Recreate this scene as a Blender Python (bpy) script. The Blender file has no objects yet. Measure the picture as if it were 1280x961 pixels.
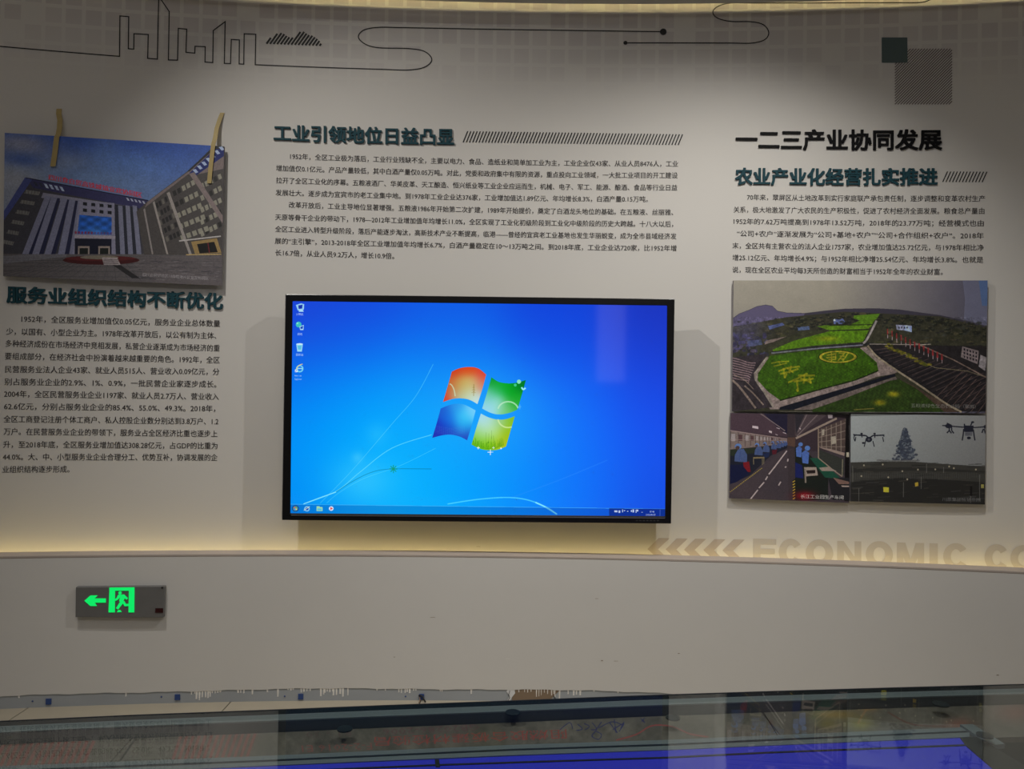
import bpy, bmesh, math, random
import numpy as np
from mathutils import Vector

random.seed(7)
SC = bpy.context.scene
COL = SC.collection
D2R = math.pi / 180

# ---------------------------------------------------------------- camera
CAM_H = 1.414
FPX = 961.0
ROLL = 0.0155
PITCH = 0.0099
cp, sp_ = math.cos(PITCH), math.sin(PITCH)
F_ = Vector((0, cp, sp_)); R0 = Vector((1, 0, 0)); U0 = Vector((0, -sp_, cp))
RV = R0 * math.cos(ROLL) + U0 * math.sin(ROLL)
UV_ = U0 * math.cos(ROLL) - R0 * math.sin(ROLL)
cam_d = bpy.data.cameras.new('camera')
cam_d.sensor_fit = 'HORIZONTAL'; cam_d.sensor_width = 36.0
cam_d.lens = 36.0 * FPX / 1280.0
cam_d.clip_start = 0.05
cam = bpy.data.objects.new('camera', cam_d); COL.objects.link(cam)
from mathutils import Matrix
M = Matrix.Identity(4)
for i in range(3):
    M[i][0] = RV[i]; M[i][1] = UV_[i]; M[i][2] = -F_[i]
M[2][3] = CAM_H
cam.matrix_world = M
SC.camera = cam

# ---------------------------------------------------------------- light, world, exposure
SC.view_settings.view_transform = 'Standard'
SC.view_settings.look = 'None'
SC.view_settings.exposure = 0.0
SC.view_settings.gamma = 1.0
SC.view_settings.use_curve_mapping = False
w = bpy.data.worlds.new('world'); SC.world = w; w.use_nodes = True
w.node_tree.nodes['Background'].inputs[0].default_value = (0.5, 0.5, 0.52, 1)
w.node_tree.nodes['Background'].inputs[1].default_value = 0.02


def spot(name, loc, aim, watts, cone, blend, col, radius=0.02):
    l = bpy.data.lights.new(name, 'SPOT'); l.energy = watts; l.color = col
    l.spot_size = cone * D2R; l.spot_blend = blend; l.shadow_soft_size = radius
    o = bpy.data.objects.new(name, l); COL.objects.link(o); o.location = loc
    o.rotation_euler = (Vector(aim) - Vector(loc)).to_track_quat('-Z', 'Y').to_euler()
    return o


def area(name, loc, aim, watts, sx, sy, col):
    l = bpy.data.lights.new(name, 'AREA'); l.energy = watts; l.color = col
    l.shape = 'RECTANGLE'; l.size = sx; l.size_y = sy
    o = bpy.data.objects.new(name, l); COL.objects.link(o); o.location = loc
    o.rotation_euler = (Vector(aim) - Vector(loc)).to_track_quat('-Z', 'Y').to_euler()
    return o


# two ceiling spots throw the two offset shadows of the television
spot('ceiling_spot', (1.21, 2.38, 3.564), (0.50, 3.2, -0.7), 132, 116, 1.0, (1.0, 0.955, 0.89))
spot('ceiling_spot', (-1.777, 2.11, 3.954), (0.80, 3.1, -0.8), 186, 98, 1.0, (1.0, 0.955, 0.89))
spot('ceiling_spot', (0.35, 1.2, 4.0), (0.50, 3.5, 0.15), 66, 44, 1.0, (1.0, 0.955, 0.89))  # extra spot added to brighten the middle of the half-height wall
# soft fill lamps added overhead to lift the ambient level
area('ceiling_fill_light', (0, -0.6, 4.0), (0, -0.6, 0), 37, 3.4, 1.6, (1.0, 0.96, 0.94))
area('ceiling_fill_light', (-2.3, 0.8, 4.0), (-2.3, 1.0, 0), 5, 1.2, 1.2, (1.0, 0.94, 0.92))

# ---------------------------------------------------------------- geometry helpers
X0 = 0.05
RL, DL = 15.0, 3.53          # front of the half-height wall
YC = DL - RL
RU = 15.16                   # face of the upper wall (concentric)
HG = 0.52                    # glass top of the display table


def ray(px, py):
    return F_ * FPX + RV * (px - 640.0) - UV_ * (py - 480.5)


def hit_z(px, py, z):
    d = ray(px, py); t = (z - CAM_H) / d.z
    return Vector((0, 0, CAM_H)) + d * t


def hit_y(px, py, y):
    d = ray(px, py); t = y / d.y
    return Vector((0, 0, CAM_H)) + d * t


def hit_c(px, py, r):
    d = ray(px, py)
    a = d.x ** 2 + d.y ** 2
    ox, oy = -X0, -YC
    b = 2 * (ox * d.x + oy * d.y); c = ox * ox + oy * oy - r * r
    t = (-b + math.sqrt(b * b - 4 * a * c)) / (2 * a)
    return Vector((0, 0, CAM_H)) + d * t


def cyl(s, z, off=0.0, r=RU):
    th = s / r
    return Vector((X0 + (r - off) * math.sin(th), YC + (r - off) * math.cos(th), z))


def sz(px, py, r=RU):
    p = hit_c(px, py, r)
    return math.atan2(p.x - X0, p.y - YC) * r, p.z


def lin(c):
    c = c / 255.0
    return c / 12.92 if c <= 0.04045 else ((c + 0.055) / 1.055) ** 2.4


def rgb(r, g, b, k=1.0):
    return (min(lin(r) * k, 1), min(lin(g) * k, 1), min(lin(b) * k, 1), 1)


def make_obj(name, me, mat=None, parent=None):
    o = bpy.data.objects.new(name, me); COL.objects.link(o)
    if mat is not None and len(me.materials) == 0:
        me.materials.append(mat)
    if parent is not None:
        o.parent = parent
        o.matrix_parent_inverse = Matrix.Translation(-parent.location)
    return o


def mesh(name, verts, faces, mat=None, parent=None, uvs=None, smooth=False):
    me = bpy.data.meshes.new(name)
    me.from_pydata([tuple(v) for v in verts], [], faces)
    if uvs is not None:
        ul = me.uv_layers.new(name='UVMap')
        for l in me.loops:
            ul.data[l.index].uv = uvs[l.vertex_index]
    if smooth:
        for p in me.polygons:
            p.use_smooth = True
    me.update()
    return make_obj(name, me, mat, parent)


def thing(name, label, cat, loc=(0, 0, 0), group=None):
    o = bpy.data.objects.new(name, None); COL.objects.link(o); o.location = loc
    o.empty_display_size = 0.1
    return tag(o, label, cat, group)


def tag(o, label=None, cat=None, group=None, kind=None):
    if label: o['label'] = label
    if cat: o['category'] = cat
    if group: o['group'] = group
    if kind: o['kind'] = kind
    return o


def box_vf(p0, p1):
    x0, y0, z0 = p0; x1, y1, z1 = p1
    v = [(x0, y0, z0), (x1, y0, z0), (x1, y1, z0), (x0, y1, z0), (x0, y0, z1), (x1, y0, z1), (x1, y1, z1), (x0, y1, z1)]
    f = [(0, 3, 2, 1), (4, 5, 6, 7), (0, 1, 5, 4), (1, 2, 6, 5), (2, 3, 7, 6), (3, 0, 4, 7)]
    return v, f


def box(name, p0, p1, mat, parent=None, bevel=0.0):
    v, f = box_vf(p0, p1)
    o = mesh(name, v, f, mat, parent)
    if bevel:
        m = o.modifiers.new('bevel', 'BEVEL'); m.width = bevel; m.segments = 2
    return o


def prism(name, top, thick_vec, mat, parent=None, uvs=None):
    """closed prism: polygon `top` (list of Vectors) extruded by thick_vec"""
    n = len(top)
    v = [Vector(p) for p in top] + [Vector(p) + Vector(thick_vec) for p in top]
    f = [tuple(range(n)), tuple(range(2 * n - 1, n - 1, -1))]
    f += [(i, i + n, (i + 1) % n + n, (i + 1) % n) for i in range(n)]
    uu = None
    if uvs is not None:
        uu = list(uvs) + list(uvs)
    return mesh(name, v, f, mat, parent, uu)


def cyl_poly(polys, off, r=RU):
    """list of polygons in (s,z) -> verts/faces on the curved wall, one flat layer"""
    v, f = [], []
    for p in polys:
        b = len(v)
        v += [cyl(s, z, off, r) for s, z in p]
        f.append(tuple(range(b, b + len(p))))
    return v, f


def stroke(pts, wid, maxlen=0.12):
    """polyline in (s,z) -> quads of a given width with mitred joints"""
    P = []
    for i in range(len(pts) - 1):
        a, b = pts[i], pts[i + 1]
        n = max(1, int(math.hypot(b[0] - a[0], b[1] - a[1]) / maxlen))
        for k in range(n):
            P.append((a[0] + (b[0] - a[0]) * k / n, a[1] + (b[1] - a[1]) * k / n))
    P.append(pts[-1])
    L, Rr = [], []
    for i, p in enumerate(P):
        d1 = None; d2 = None
        if i > 0:
            d1 = (p[0] - P[i - 1][0], p[1] - P[i - 1][1]); l = math.hypot(*d1) or 1; d1 = (d1[0] / l, d1[1] / l)
        if i < len(P) - 1:
            d2 = (P[i + 1][0] - p[0], P[i + 1][1] - p[1]); l = math.hypot(*d2) or 1; d2 = (d2[0] / l, d2[1] / l)
        d1 = d1 or d2; d2 = d2 or d1
        n1 = (-d1[1], d1[0]); n2 = (-d2[1], d2[0])
        m = (n1[0] + n2[0], n1[1] + n2[1]); l = math.hypot(*m) or 1; m = (m[0] / l, m[1] / l)
        c = max(0.35, m[0] * n1[0] + m[1] * n1[1])
        L.append((p[0] + m[0] * wid / 2 / c, p[1] + m[1] * wid / 2 / c))
        Rr.append((p[0] - m[0] * wid / 2 / c, p[1] - m[1] * wid / 2 / c))
    return [[L[i], Rr[i], Rr[i + 1], L[i + 1]] for i in range(len(P) - 1)]


def catmull(p, n=8):
    out = []
    for i in range(len(p) - 1):
        p0 = p[max(i - 1, 0)]; p1 = p[i]; p2 = p[i + 1]; p3 = p[min(i + 2, len(p) - 1)]
        for k in range(n):
            t = k / n
            out.append(tuple(0.5 * (2 * p1[j] + (p2[j] - p0[j]) * t + (2 * p0[j] - 5 * p1[j] + 4 * p2[j] - p3[j]) * t * t
                             + (3 * p1[j] - p0[j] - 3 * p2[j] + p3[j]) * t ** 3) for j in (0, 1)))
    out.append(tuple(p[-1]))
    return out


# ---------------------------------------------------------------- materials
def mat(name, col, rough=0.6, metal=0.0, spec=0.5, coat=0.0, emit=None, estr=1.0, noise=None, bump=0.0, bscale=60):
    m = bpy.data.materials.new(name); m.use_nodes = True
    nt = m.node_tree; b = nt.nodes['Principled BSDF']
    b.inputs['Base Color'].default_value = col
    b.inputs['Roughness'].default_value = rough
    b.inputs['Metallic'].default_value = metal
    b.inputs['Specular IOR Level'].default_value = spec
    b.inputs['Coat Weight'].default_value = coat
    b.inputs['Coat Roughness'].default_value = 0.03
    if emit:
        b.inputs['Emission Color'].default_value = emit
        b.inputs['Emission Strength'].default_value = estr
    if noise or bump:
        tc = nt.nodes.new('ShaderNodeTexCoord'); nz = nt.nodes.new('ShaderNodeTexNoise')
        nz.inputs['Scale'].default_value = bscale; nz.inputs['Detail'].default_value = 4
        nt.links.new(tc.outputs['Object'], nz.inputs['Vector'])
        if noise:
            mx = nt.nodes.new('ShaderNodeMix'); mx.data_type = 'RGBA'
            mx.inputs['A'].default_value = col
            mx.inputs['B'].default_value = tuple(c * noise for c in col[:3]) + (1,)
            nt.links.new(nz.outputs['Fac'], mx.inputs['Factor'])
            nt.links.new(mx.outputs['Result'], b.inputs['Base Color'])
        if bump:
            bp = nt.nodes.new('ShaderNodeBump'); bp.inputs['Strength'].default_value = bump
            bp.inputs['Distance'].default_value = 0.002
            nt.links.new(nz.outputs['Fac'], bp.inputs['Height'])
            nt.links.new(bp.outputs['Normal'], b.inputs['Normal'])
    return m


def M_(nt, op, a, b=None, c=None):
    n = nt.nodes.new('ShaderNodeMath'); n.operation = op
    for i, x in enumerate((a, b, c)):
        if x is None: continue
        if isinstance(x, (int, float)): n.inputs[i].default_value = x
        else: nt.links.new(x, n.inputs[i])
    return n.outputs[0]


GP = 0.0868
GU, _ = sz(983, 40); _, GV = sz(960, 13)


def wall_material():
    m = mat('printed_vinyl_wall', (0.70, 0.685, 0.65, 1), rough=0.62, spec=0.25)
    nt = m.node_tree; b = nt.nodes['Principled BSDF']
    uv = nt.nodes.new('ShaderNodeUVMap'); sx = nt.nodes.new('ShaderNodeSeparateXYZ')
    nt.links.new(uv.outputs[0], sx.inputs[0])
    u = M_(nt, 'DIVIDE', M_(nt, 'SUBTRACT', sx.outputs[0], GU - 0.0095), GP)
    v = M_(nt, 'DIVIDE', M_(nt, 'SUBTRACT', sx.outputs[1], GV - 0.0095), GP)
    fu = M_(nt, 'FRACT', u); fv = M_(nt, 'FRACT', v)
    mk = M_(nt, 'MULTIPLY', M_(nt, 'GREATER_THAN', fu, 0.20), M_(nt, 'GREATER_THAN', fv, 0.20))
    wn = nt.nodes.new('ShaderNodeTexWhiteNoise'); wn.noise_dimensions = '2D'
    cb = nt.nodes.new('ShaderNodeCombineXYZ')
    nt.links.new(M_(nt, 'FLOOR', u), cb.inputs[0]); nt.links.new(M_(nt, 'FLOOR', v), cb.inputs[1])
    nt.links.new(cb.outputs[0], wn.inputs['Vector'])
    mr = nt.nodes.new('ShaderNodeMapRange'); mr.inputs['From Min'].default_value = GV - 0.40
    mr.inputs['From Max'].default_value = GV - 0.03
    nt.links.new(sx.outputs[1], mr.inputs['Value'])
    keep = M_(nt, 'GREATER_THAN', wn.outputs['Value'], 0.09)
    vary = M_(nt, 'ADD', M_(nt, 'MULTIPLY', wn.outputs['Value'], 0.5), 0.6)
    fac = M_(nt, 'MULTIPLY', M_(nt, 'MULTIPLY', mk, keep), M_(nt, 'MULTIPLY', mr.outputs[0], vary))
    mx = nt.nodes.new('ShaderNodeMix'); mx.data_type = 'RGBA'
    mx.inputs['A'].default_value = (0.70, 0.685, 0.65, 1); mx.inputs['B'].default_value = (0.585, 0.555, 0.545, 1)
    nt.links.new(fac, mx.inputs['Factor'])
    nt.links.new(mx.outputs['Result'], b.inputs['Base Color'])
    return m


m_wall = wall_material()
m_low = mat('painted_plaster', (0.70, 0.69, 0.665, 1), rough=0.7, spec=0.2, noise=0.97, bump=0.06, bscale=9)
m_plain = mat('side_wall_paint', (0.55, 0.53, 0.5, 1), rough=0.8)
m_dark = mat('dark_rear_wall', (0.16, 0.16, 0.17, 1), rough=0.8)
m_floor = mat('beige_floor_tile', (0.43, 0.385, 0.30, 1), rough=0.5, noise=0.9, bscale=14)
m_joint = mat('dark_tile_joint', (0.05, 0.045, 0.04, 1), rough=0.9)
m_grey = mat('grey_primer_board', (0.40, 0.43, 0.46, 1), rough=0.8, noise=0.85, bscale=7)
m_drip = mat('white_paint_drip', (0.92, 0.90, 0.86, 1), rough=0.5)
m_bluetape = mat('blue_tape', (0.03, 0.07, 0.24, 1), rough=0.6)
m_brown = mat('bare_brown_board', (0.25, 0.18, 0.12, 1), rough=0.9)
m_black = mat('black_bezel', (0.006, 0.006, 0.007, 1), rough=0.28)
m_blackmat = mat('black_matte', (0.01, 0.01, 0.01, 1), rough=0.7)
m_silver = mat('silver_trim', (0.62, 0.62, 0.64, 1), rough=0.3, metal=0.9)
m_teal = mat('dark_teal_acrylic', (0.014, 0.062, 0.082, 1), rough=0.6, spec=0.2)
m_tealside = m_teal
m_ink = mat('black_acrylic', (0.005, 0.005, 0.006, 1), rough=0.6, spec=0.15)
m_text = mat('dark_grey_print', (0.045, 0.04, 0.042, 1), rough=0.6)
m_line = mat('black_line_print', (0.012, 0.012, 0.012, 1), rough=0.6)
m_mauve = mat('mauve_print', (0.50, 0.445, 0.40, 1), rough=0.6, spec=0.25)
m_letter = mat('pale_taupe_print', (0.56, 0.525, 0.47, 1), rough=0.6, spec=0.25)
m_foam = mat('foam_board_edge', (0.24, 0.23, 0.25, 1), rough=0.8)
m_tape = mat('yellow_masking_tape', (0.52, 0.40, 0.16, 1), rough=0.6, noise=0.8, bscale=60)
m_green = mat('lit_green', (0.0, 0.05, 0.01, 1), emit=(0.0, 0.80, 0.13, 1), estr=1.0)
m_signgrey = mat('brushed_sign_plate', (0.20, 0.20, 0.20, 1), rough=0.5, metal=0.25, noise=0.85, bscale=40)
m_signred = mat('dark_red_window', (0.035, 0.004, 0.006, 1), rough=0.2)
m_warm = mat('warm_led_strip', (0.8, 0.7, 0.4, 1), emit=(1.0, 0.80, 0.36, 1), estr=22.0)
m_warm2 = mat('warm_led_strip_low', (0.8, 0.7, 0.4, 1), emit=(1.0, 0.76, 0.30, 1), estr=6.5)
m_alu = mat('anodised_frame', (0.20, 0.22, 0.25, 1), rough=0.5, metal=0.2)
m_led = mat('blue_led_face', (0.01, 0.01, 0.05, 1), emit=(0.016, 0.018, 0.36, 1), estr=1.0, rough=0.5)
m_pad = mat('black_rubber', (0.008, 0.012, 0.02, 1), rough=0.6)
m_cabinet = mat('charcoal_cabinet', (0.05, 0.05, 0.055, 1), rough=0.6)
m_rail = mat('dark_rail', (0.085, 0.09, 0.11, 1), rough=0.6)
m_hatch = mat('brown_grey_print', (0.15, 0.12, 0.115, 1), rough=0.6)
m_cap = mat('tan_ledge_edge', (0.50, 0.43, 0.38, 1), rough=0.7, noise=0.8, bscale=5)
m_tearw = mat('torn_white_paper', (0.75, 0.76, 0.77, 1), rough=0.8)


def glass_material():
    m = bpy.data.materials.new('clear_glass'); m.use_nodes = True
    nt = m.node_tree; nt.nodes.remove(nt.nodes['Principled BSDF'])
    out = nt.nodes['Material Output']
    t = nt.nodes.new('ShaderNodeBsdfTransparent'); t.inputs[0].default_value = (0.88, 0.93, 0.91, 1)
    g = nt.nodes.new('ShaderNodeBsdfGlossy'); g.inputs['Roughness'].default_value = 0.0
    g.inputs['Color'].default_value = (0.9, 0.9, 0.9, 1)
    fr = nt.nodes.new('ShaderNodeFresnel'); geo = nt.nodes.new('ShaderNodeNewGeometry')
    # same reflectance on both faces of the pane
    nt.links.new(M_(nt, 'ADD', M_(nt, 'MULTIPLY', geo.outputs['Backfacing'], 1 / 1.5 - 1.5), 1.5), fr.inputs['IOR'])
    mx = nt.nodes.new('ShaderNodeMixShader')
    nt.links.new(fr.outputs[0], mx.inputs[0]); nt.links.new(t.outputs[0], mx.inputs[1]); nt.links.new(g.outputs[0], mx.inputs[2])
    nt.links.new(mx.outputs[0], out.inputs[0])
    return m


m_glass = glass_material()


# ---------------------------------------------------------------- text meshes
def text_me(s, res=2, offset=0.0, extrude=0.0):
    c = bpy.data.curves.new('t', 'FONT'); c.body = s; c.resolution_u = res
    c.offset = offset; c.extrude = extrude
    o = bpy.data.objects.new('t', c)
    me = bpy.data.meshes.new_from_object(o)
    bpy.data.objects.remove(o); bpy.data.curves.remove(c)
    return me


def flat_text(s, **k):
    me = text_me(s, **k)
    v = [(q.co.x, q.co.y) for q in me.vertices]; f = [tuple(p.vertices) for p in me.polygons]
    bpy.data.meshes.remove(me)
    return v, f


def wall_line(s, pl, pr, parent, material, size=None, off=0.0012, name='text_line', offset=0.0):
    """one printed line: pl, pr = its left/right mid points in the photograph's frame, as (px,py)"""
    v, f = flat_text(s)
    nv = len(v)
    v = v + [(x + 0.022, y) for x, y in v]; f = f + [tuple(i + nv for i in p) for p in f]
    xs = [a[0] for a in v]; x0, x1 = min(xs), max(xs)
    s0, z0 = sz(*pl); s1, z1 = sz(*pr)
    k = (s1 - s0) / (x1 - x0)
    h = size if size else k
    vv = []
    for x, y in v:
        t = (x - x0) / (x1 - x0)
        vv.append(cyl(s0 + (s1 - s0) * t, z0 + (z1 - z0) * t + (y - 0.38) * h, off))
    return tag(mesh(name, vv, f, material, parent), kind='stuff')


# ---------------------------------------------------------------- painting of flat prints
def homog(src, dst):
    A = []; B = []
    for (x, y), (u, v) in zip(src, dst):
        A.append([x, y, 1, 0, 0, 0, -u * x, -u * y]); B.append(u)
        A.append([0, 0, 0, x, y, 1, -v * x, -v * y]); B.append(v)
    h = np.linalg.solve(np.array(A, float), np.array(B, float))
    return np.append(h, 1).reshape(3, 3)


class Art:
    """a picture painted with polygons on a sheet; the sheet's own corners are given in drawing coordinates"""
    def __init__(self, quad, scale=4, bg=(0, 0, 0)):
        # quad: TL, TR, BR, BL
        self.q = quad
        w = math.dist(quad[0], quad[1]); h = math.dist(quad[0], quad[3])
        self.w = int(w * scale); self.h = int(h * scale)
        self.H = homog(quad, [(0, 0), (self.w, 0), (self.w, self.h), (0, self.h)])
        self.Hi = np.linalg.inv(self.H)
        self.a = np.zeros((self.h, self.w, 3), np.float32); self.a[:] = bg
        self.rng = np.random.default_rng(5)
        self.s = scale
        yy, xx = np.mgrid[0:self.h, 0:self.w]
        X = xx + .5; Y = yy + .5
        Z = self.Hi[2, 0] * X + self.Hi[2, 1] * Y + self.Hi[2, 2]
        self.PX = ((self.Hi[0, 0] * X + self.Hi[0, 1] * Y + self.Hi[0, 2]) / Z).astype(np.float32)
        self.PY = ((self.Hi[1, 0] * X + self.Hi[1, 1] * Y + self.Hi[1, 2]) / Z).astype(np.float32)

    def m(self, p):
        x, y = p
        z = self.H[2, 0] * x + self.H[2, 1] * y + self.H[2, 2]
        return ((self.H[0, 0] * x + self.H[0, 1] * y + self.H[0, 2]) / z, (self.H[1, 0] * x + self.H[1, 1] * y + self.H[1, 2]) / z)

    def mask(self, pts):
        P = [self.m(p) for p in pts]
        x0 = max(int(min(p[0] for p in P)), 0); x1 = min(int(max(p[0] for p in P)) + 2, self.w)
        y0 = max(int(min(p[1] for p in P)), 0); y1 = min(int(max(p[1] for p in P)) + 2, self.h)
        if x1 <= x0 or y1 <= y0: return None
        yy, xx = np.mgrid[y0:y1, x0:x1]; xx = xx + .5; yy = yy + .5
        ins = np.zeros(xx.shape, bool)
        for i in range(len(P)):
            (ax, ay), (bx, by) = P[i], P[(i + 1) % len(P)]
            if ay == by: continue
            c = (ay > yy) != (by > yy)
            ins ^= c & (xx < (bx - ax) * (yy - ay) / (by - ay) + ax)
        return ins, y0, y1, x0, x1

    def poly(self, pts, col, a=1.0, tex=None):
        r = self.mask(pts)
        if r is None: return
        ins, y0, y1, x0, x1 = r
        reg = self.a[y0:y1, x0:x1]
        c = np.array(col, np.float32)
        if callable(tex):
            c = tex(self.PX[y0:y1, x0:x1], self.PY[y0:y1, x0:x1], c)
            c = c[ins]
        reg[ins] = reg[ins] * (1 - a) + c * a

    def line(self, pts, wd, col, a=1.0):
        for i in range(len(pts) - 1):
            (ax, ay), (bx, by) = pts[i], pts[i + 1]
            l = math.hypot(bx - ax, by - ay) or 1; nx, ny = -(by - ay) / l * wd / 2, (bx - ax) / l * wd / 2
            self.poly([(ax + nx, ay + ny), (bx + nx, by + ny), (bx - nx, by - ny), (ax - nx, ay - ny)], col, a)

    def ell(self, cx, cy, rx, ry, col, a=1.0, rot=0.0, n=20, tex=None):
        self.poly([(cx + rx * math.cos(t) * math.cos(rot) - ry * math.sin(t) * math.sin(rot),
                    cy + rx * math.cos(t) * math.sin(rot) + ry * math.sin(t) * math.cos(rot)) for t in
                   [2 * math.pi * i / n for i in range(n)]], col, a, tex)

    def glow(self, cx, cy, rx, ry, col, a=1.0, p=2.0, rot=0.0):
        dx = self.PX - cx; dy = self.PY - cy
        c, s = math.cos(rot), math.sin(rot)
        d = ((dx * c + dy * s) / rx) ** 2 + ((-dx * s + dy * c) / ry) ** 2
        k = (a * np.exp(-d * p / 2))[..., None]
        self.a = self.a * (1 - k) + np.array(col, np.float32) * k

    def noise(self, amp, size=3.0, mono=True, box=None, seed=1):
        rng = np.random.default_rng(seed)
        gx = self.PX / size; gy = self.PY / size
        gx -= gx.min(); gy -= gy.min()
        nx, ny = int(gx.max()) + 3, int(gy.max()) + 3
        ix = gx.astype(int); iy = gy.astype(int); fx = gx - ix; fy = gy - iy
        fx = fx * fx * (3 - 2 * fx); fy = fy * fy * (3 - 2 * fy)
        G = rng.standard_normal((ny, nx)).astype(np.float32)
        n = (G[iy, ix] * (1 - fx) + G[iy, ix + 1] * fx) * (1 - fy) + (G[iy + 1, ix] * (1 - fx) + G[iy + 1, ix + 1] * fx) * fy
        if box is not None:
            n = n * ((self.PX > box[0]) & (self.PY > box[1]) & (self.PX < box[2]) & (self.PY < box[3]))
        self.a = self.a * (1 + amp * 0.4 * n)[..., None]
        return n

    def text(self, s, org, dx, dy, col, a=1.0, offset=0.0):
        bold = offset; offset = 0.0
        """org: left base point; dx: px vector for one em to the right, dy: one em up"""
        v, f = flat_text(s, res=1, offset=offset)
        for p, sh in [(p, sh) for sh in ((0, bold) if bold else (0,)) for p in f]:
            self.poly([(sh * dx[0] + org[0] + v[i][0] * dx[0] + v[i][1] * dy[0], sh * dx[1] + org[1] + v[i][0] * dx[1] + v[i][1] * dy[1]) for i in p], col, a)

    def image(self, name, gain=1.0):
        a = np.clip(self.a, 0, 255) / 255.0
        if gain != 1.0:
            l = np.where(a <= 0.04045, a / 12.92, ((a + 0.055) / 1.055) ** 2.4) * gain
            l = np.clip(l, 0, 0.95)
            a = np.where(l <= 0.0031308, l * 12.92, 1.055 * l ** (1 / 2.4) - 0.055)
        im = bpy.data.images.new(name, self.w, self.h)
        px = np.ones((self.h, self.w, 4), np.float32); px[..., :3] = a[::-1]
        im.pixels.foreach_set(px.ravel()); im.update(); im.pack()
        return im


def print_mat(name, im, rough=0.45, emit=False, strength=1.0, coat=0.0, spec=0.4):
    m = mat(name, (0, 0, 0, 1), rough=rough, coat=coat, spec=spec)
    nt = m.node_tree; b = nt.nodes['Principled BSDF']
    t = nt.nodes.new('ShaderNodeTexImage'); t.image = im; t.extension = 'EXTEND'
    if emit:
        nt.links.new(t.outputs['Color'], b.inputs['Emission Color'])
        # a liquid crystal panel is dim when looked at steeply from underneath
        geo = nt.nodes.new('ShaderNodeNewGeometry'); sp = nt.nodes.new('ShaderNodeSeparateXYZ')
        nt.links.new(geo.outputs['Incoming'], sp.inputs[0])
        mr = nt.nodes.new('ShaderNodeMapRange'); mr.interpolation_type = 'SMOOTHSTEP'
        mr.inputs['From Min'].default_value = -0.40; mr.inputs['From Max'].default_value = -0.15
        mr.inputs['To Min'].default_value = 0.015; mr.inputs['To Max'].default_value = strength
        nt.links.new(sp.outputs[2], mr.inputs['Value']); nt.links.new(mr.outputs[0], b.inputs['Emission Strength'])
    else:
        nt.links.new(t.outputs['Color'], b.inputs['Base Color'])
    return m


def sheet(name, quad3, mat_, parent, n=1):
    """textured quad, TL TR BR BL"""
    TL, TR, BR, BL = [Vector(q) for q in quad3]
    return mesh(name, [BL, BR, TR, TL], [(0, 1, 2, 3)], mat_, parent, [(0, 0), (1, 0), (1, 1), (0, 1)])


# ================================================================ SETTING
def curved(name, r, s0, s1, z0, z1, material, thick=0.0, n=64, parent=None, zb=None):
    """curved wall strip, facing the camera at radius r; thick makes it solid away from the camera"""
    v = []; f = []; uv = []
    for i in range(n + 1):
        s = s0 + (s1 - s0) * i / n
        b = zb(s) if zb else z0
        for (zz, rr) in ((b, 0), (z1, 0), (z1, thick), (b, thick)):
            v.append(cyl(s, zz, -rr, r)); uv.append((s, zz))
    for i in range(n):
        a = i * 4; b = a + 4
        f.append((a, b, b + 1, a + 1))
        if thick:
            f += [(a + 1, b + 1, b + 2, a + 2), (a + 2, b + 2, b + 3, a + 3), (a + 3, b + 3, b, a)]
    if thick:
        f += [(0, 1, 2, 3), (n * 4 + 3, n * 4 + 2, n * 4 + 1, n * 4)]
    return mesh(name, v, f, material, parent, uv)


ZL = CAM_H - 0.749            # ledge height
tag(curved('wall_back', RU, -4.3, 4.3, 0.0, 4.1, m_wall, 0.1), kind='structure')


def zbot(s):
    return 0.054 + 0.0025 * math.sin(s * 5.1) + 0.0015 * math.sin(s * 23) + 0.001 * math.sin(s * 61)


low = tag(curved('wall_low', RL, -4.3, 4.3, 0.05, ZL - 0.012, m_low, 0.085, n=360, zb=zbot), kind='structure')
cap = tag(curved('trim_1', RL, -4.3, 4.3, ZL - 0.012, ZL, m_cap, 0.088), kind='structure')
cap_m = cap.modifiers.new('bevel', 'BEVEL'); cap_m.width = 0.003; cap_m.segments = 2
base = tag(curved('baseboard_back', RL + 0.003, -4.3, 4.3, 0.0, 0.075, m_grey, 0.03), kind='structure')
# shallow wall light shelf above the picture wall, out of view
tag(curved('trim_2', RU - 0.13, -4.3, 4.3, GV + 0.006 - 0.008, GV + 0.006, m_plain, 0.05), kind='structure')
# floor with tile pieces near the wall
flo = tag(box('floor', (-4.6, -3.2, -0.1), (4.6, 3.75, -0.004), m_joint), kind='structure')
tx = -1.245
k = 0
for iy in range(-1, 1):
    for ix in range(-4, 6):
        xa = tx + 0.85 * (ix - 0) ; ya = 2.0 + 0.85 * iy
        p0 = (xa + 0.0025, ya + 0.85 + 0.002, -0.004); p1 = (xa + 0.85 - 0.0025, ya + 1.70 - 0.002, 0.0)
        if xa > 4.4 or xa < -4.6: continue
        box('floor_tile', (max(p0[0], -4.6), p0[1], p0[2]), (min(p1[0], 4.6), p1[1], p1[2]), m_floor, flo)
box('floor_tile', (-4.6, -3.2, -0.004), (4.6, 1.998, 0.0), m_floor, flo)
tag(box('ceiling', (-4.6, -3.2, 4.1), (4.6, 4.0, 4.2), m_plain), kind='structure')
tag(box('wall_left', (-4.7, -3.2, 0), (-4.6, 4.0, 4.1), m_plain), kind='structure')
tag(box('wall_right', (4.6, -3.2, 0), (4.7, 4.0, 4.1), m_plain), kind='structure')
tag(box('wall_rear', (-4.7, -3.3, 0), (4.7, -3.2, 4.1), m_dark), kind='structure')

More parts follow.
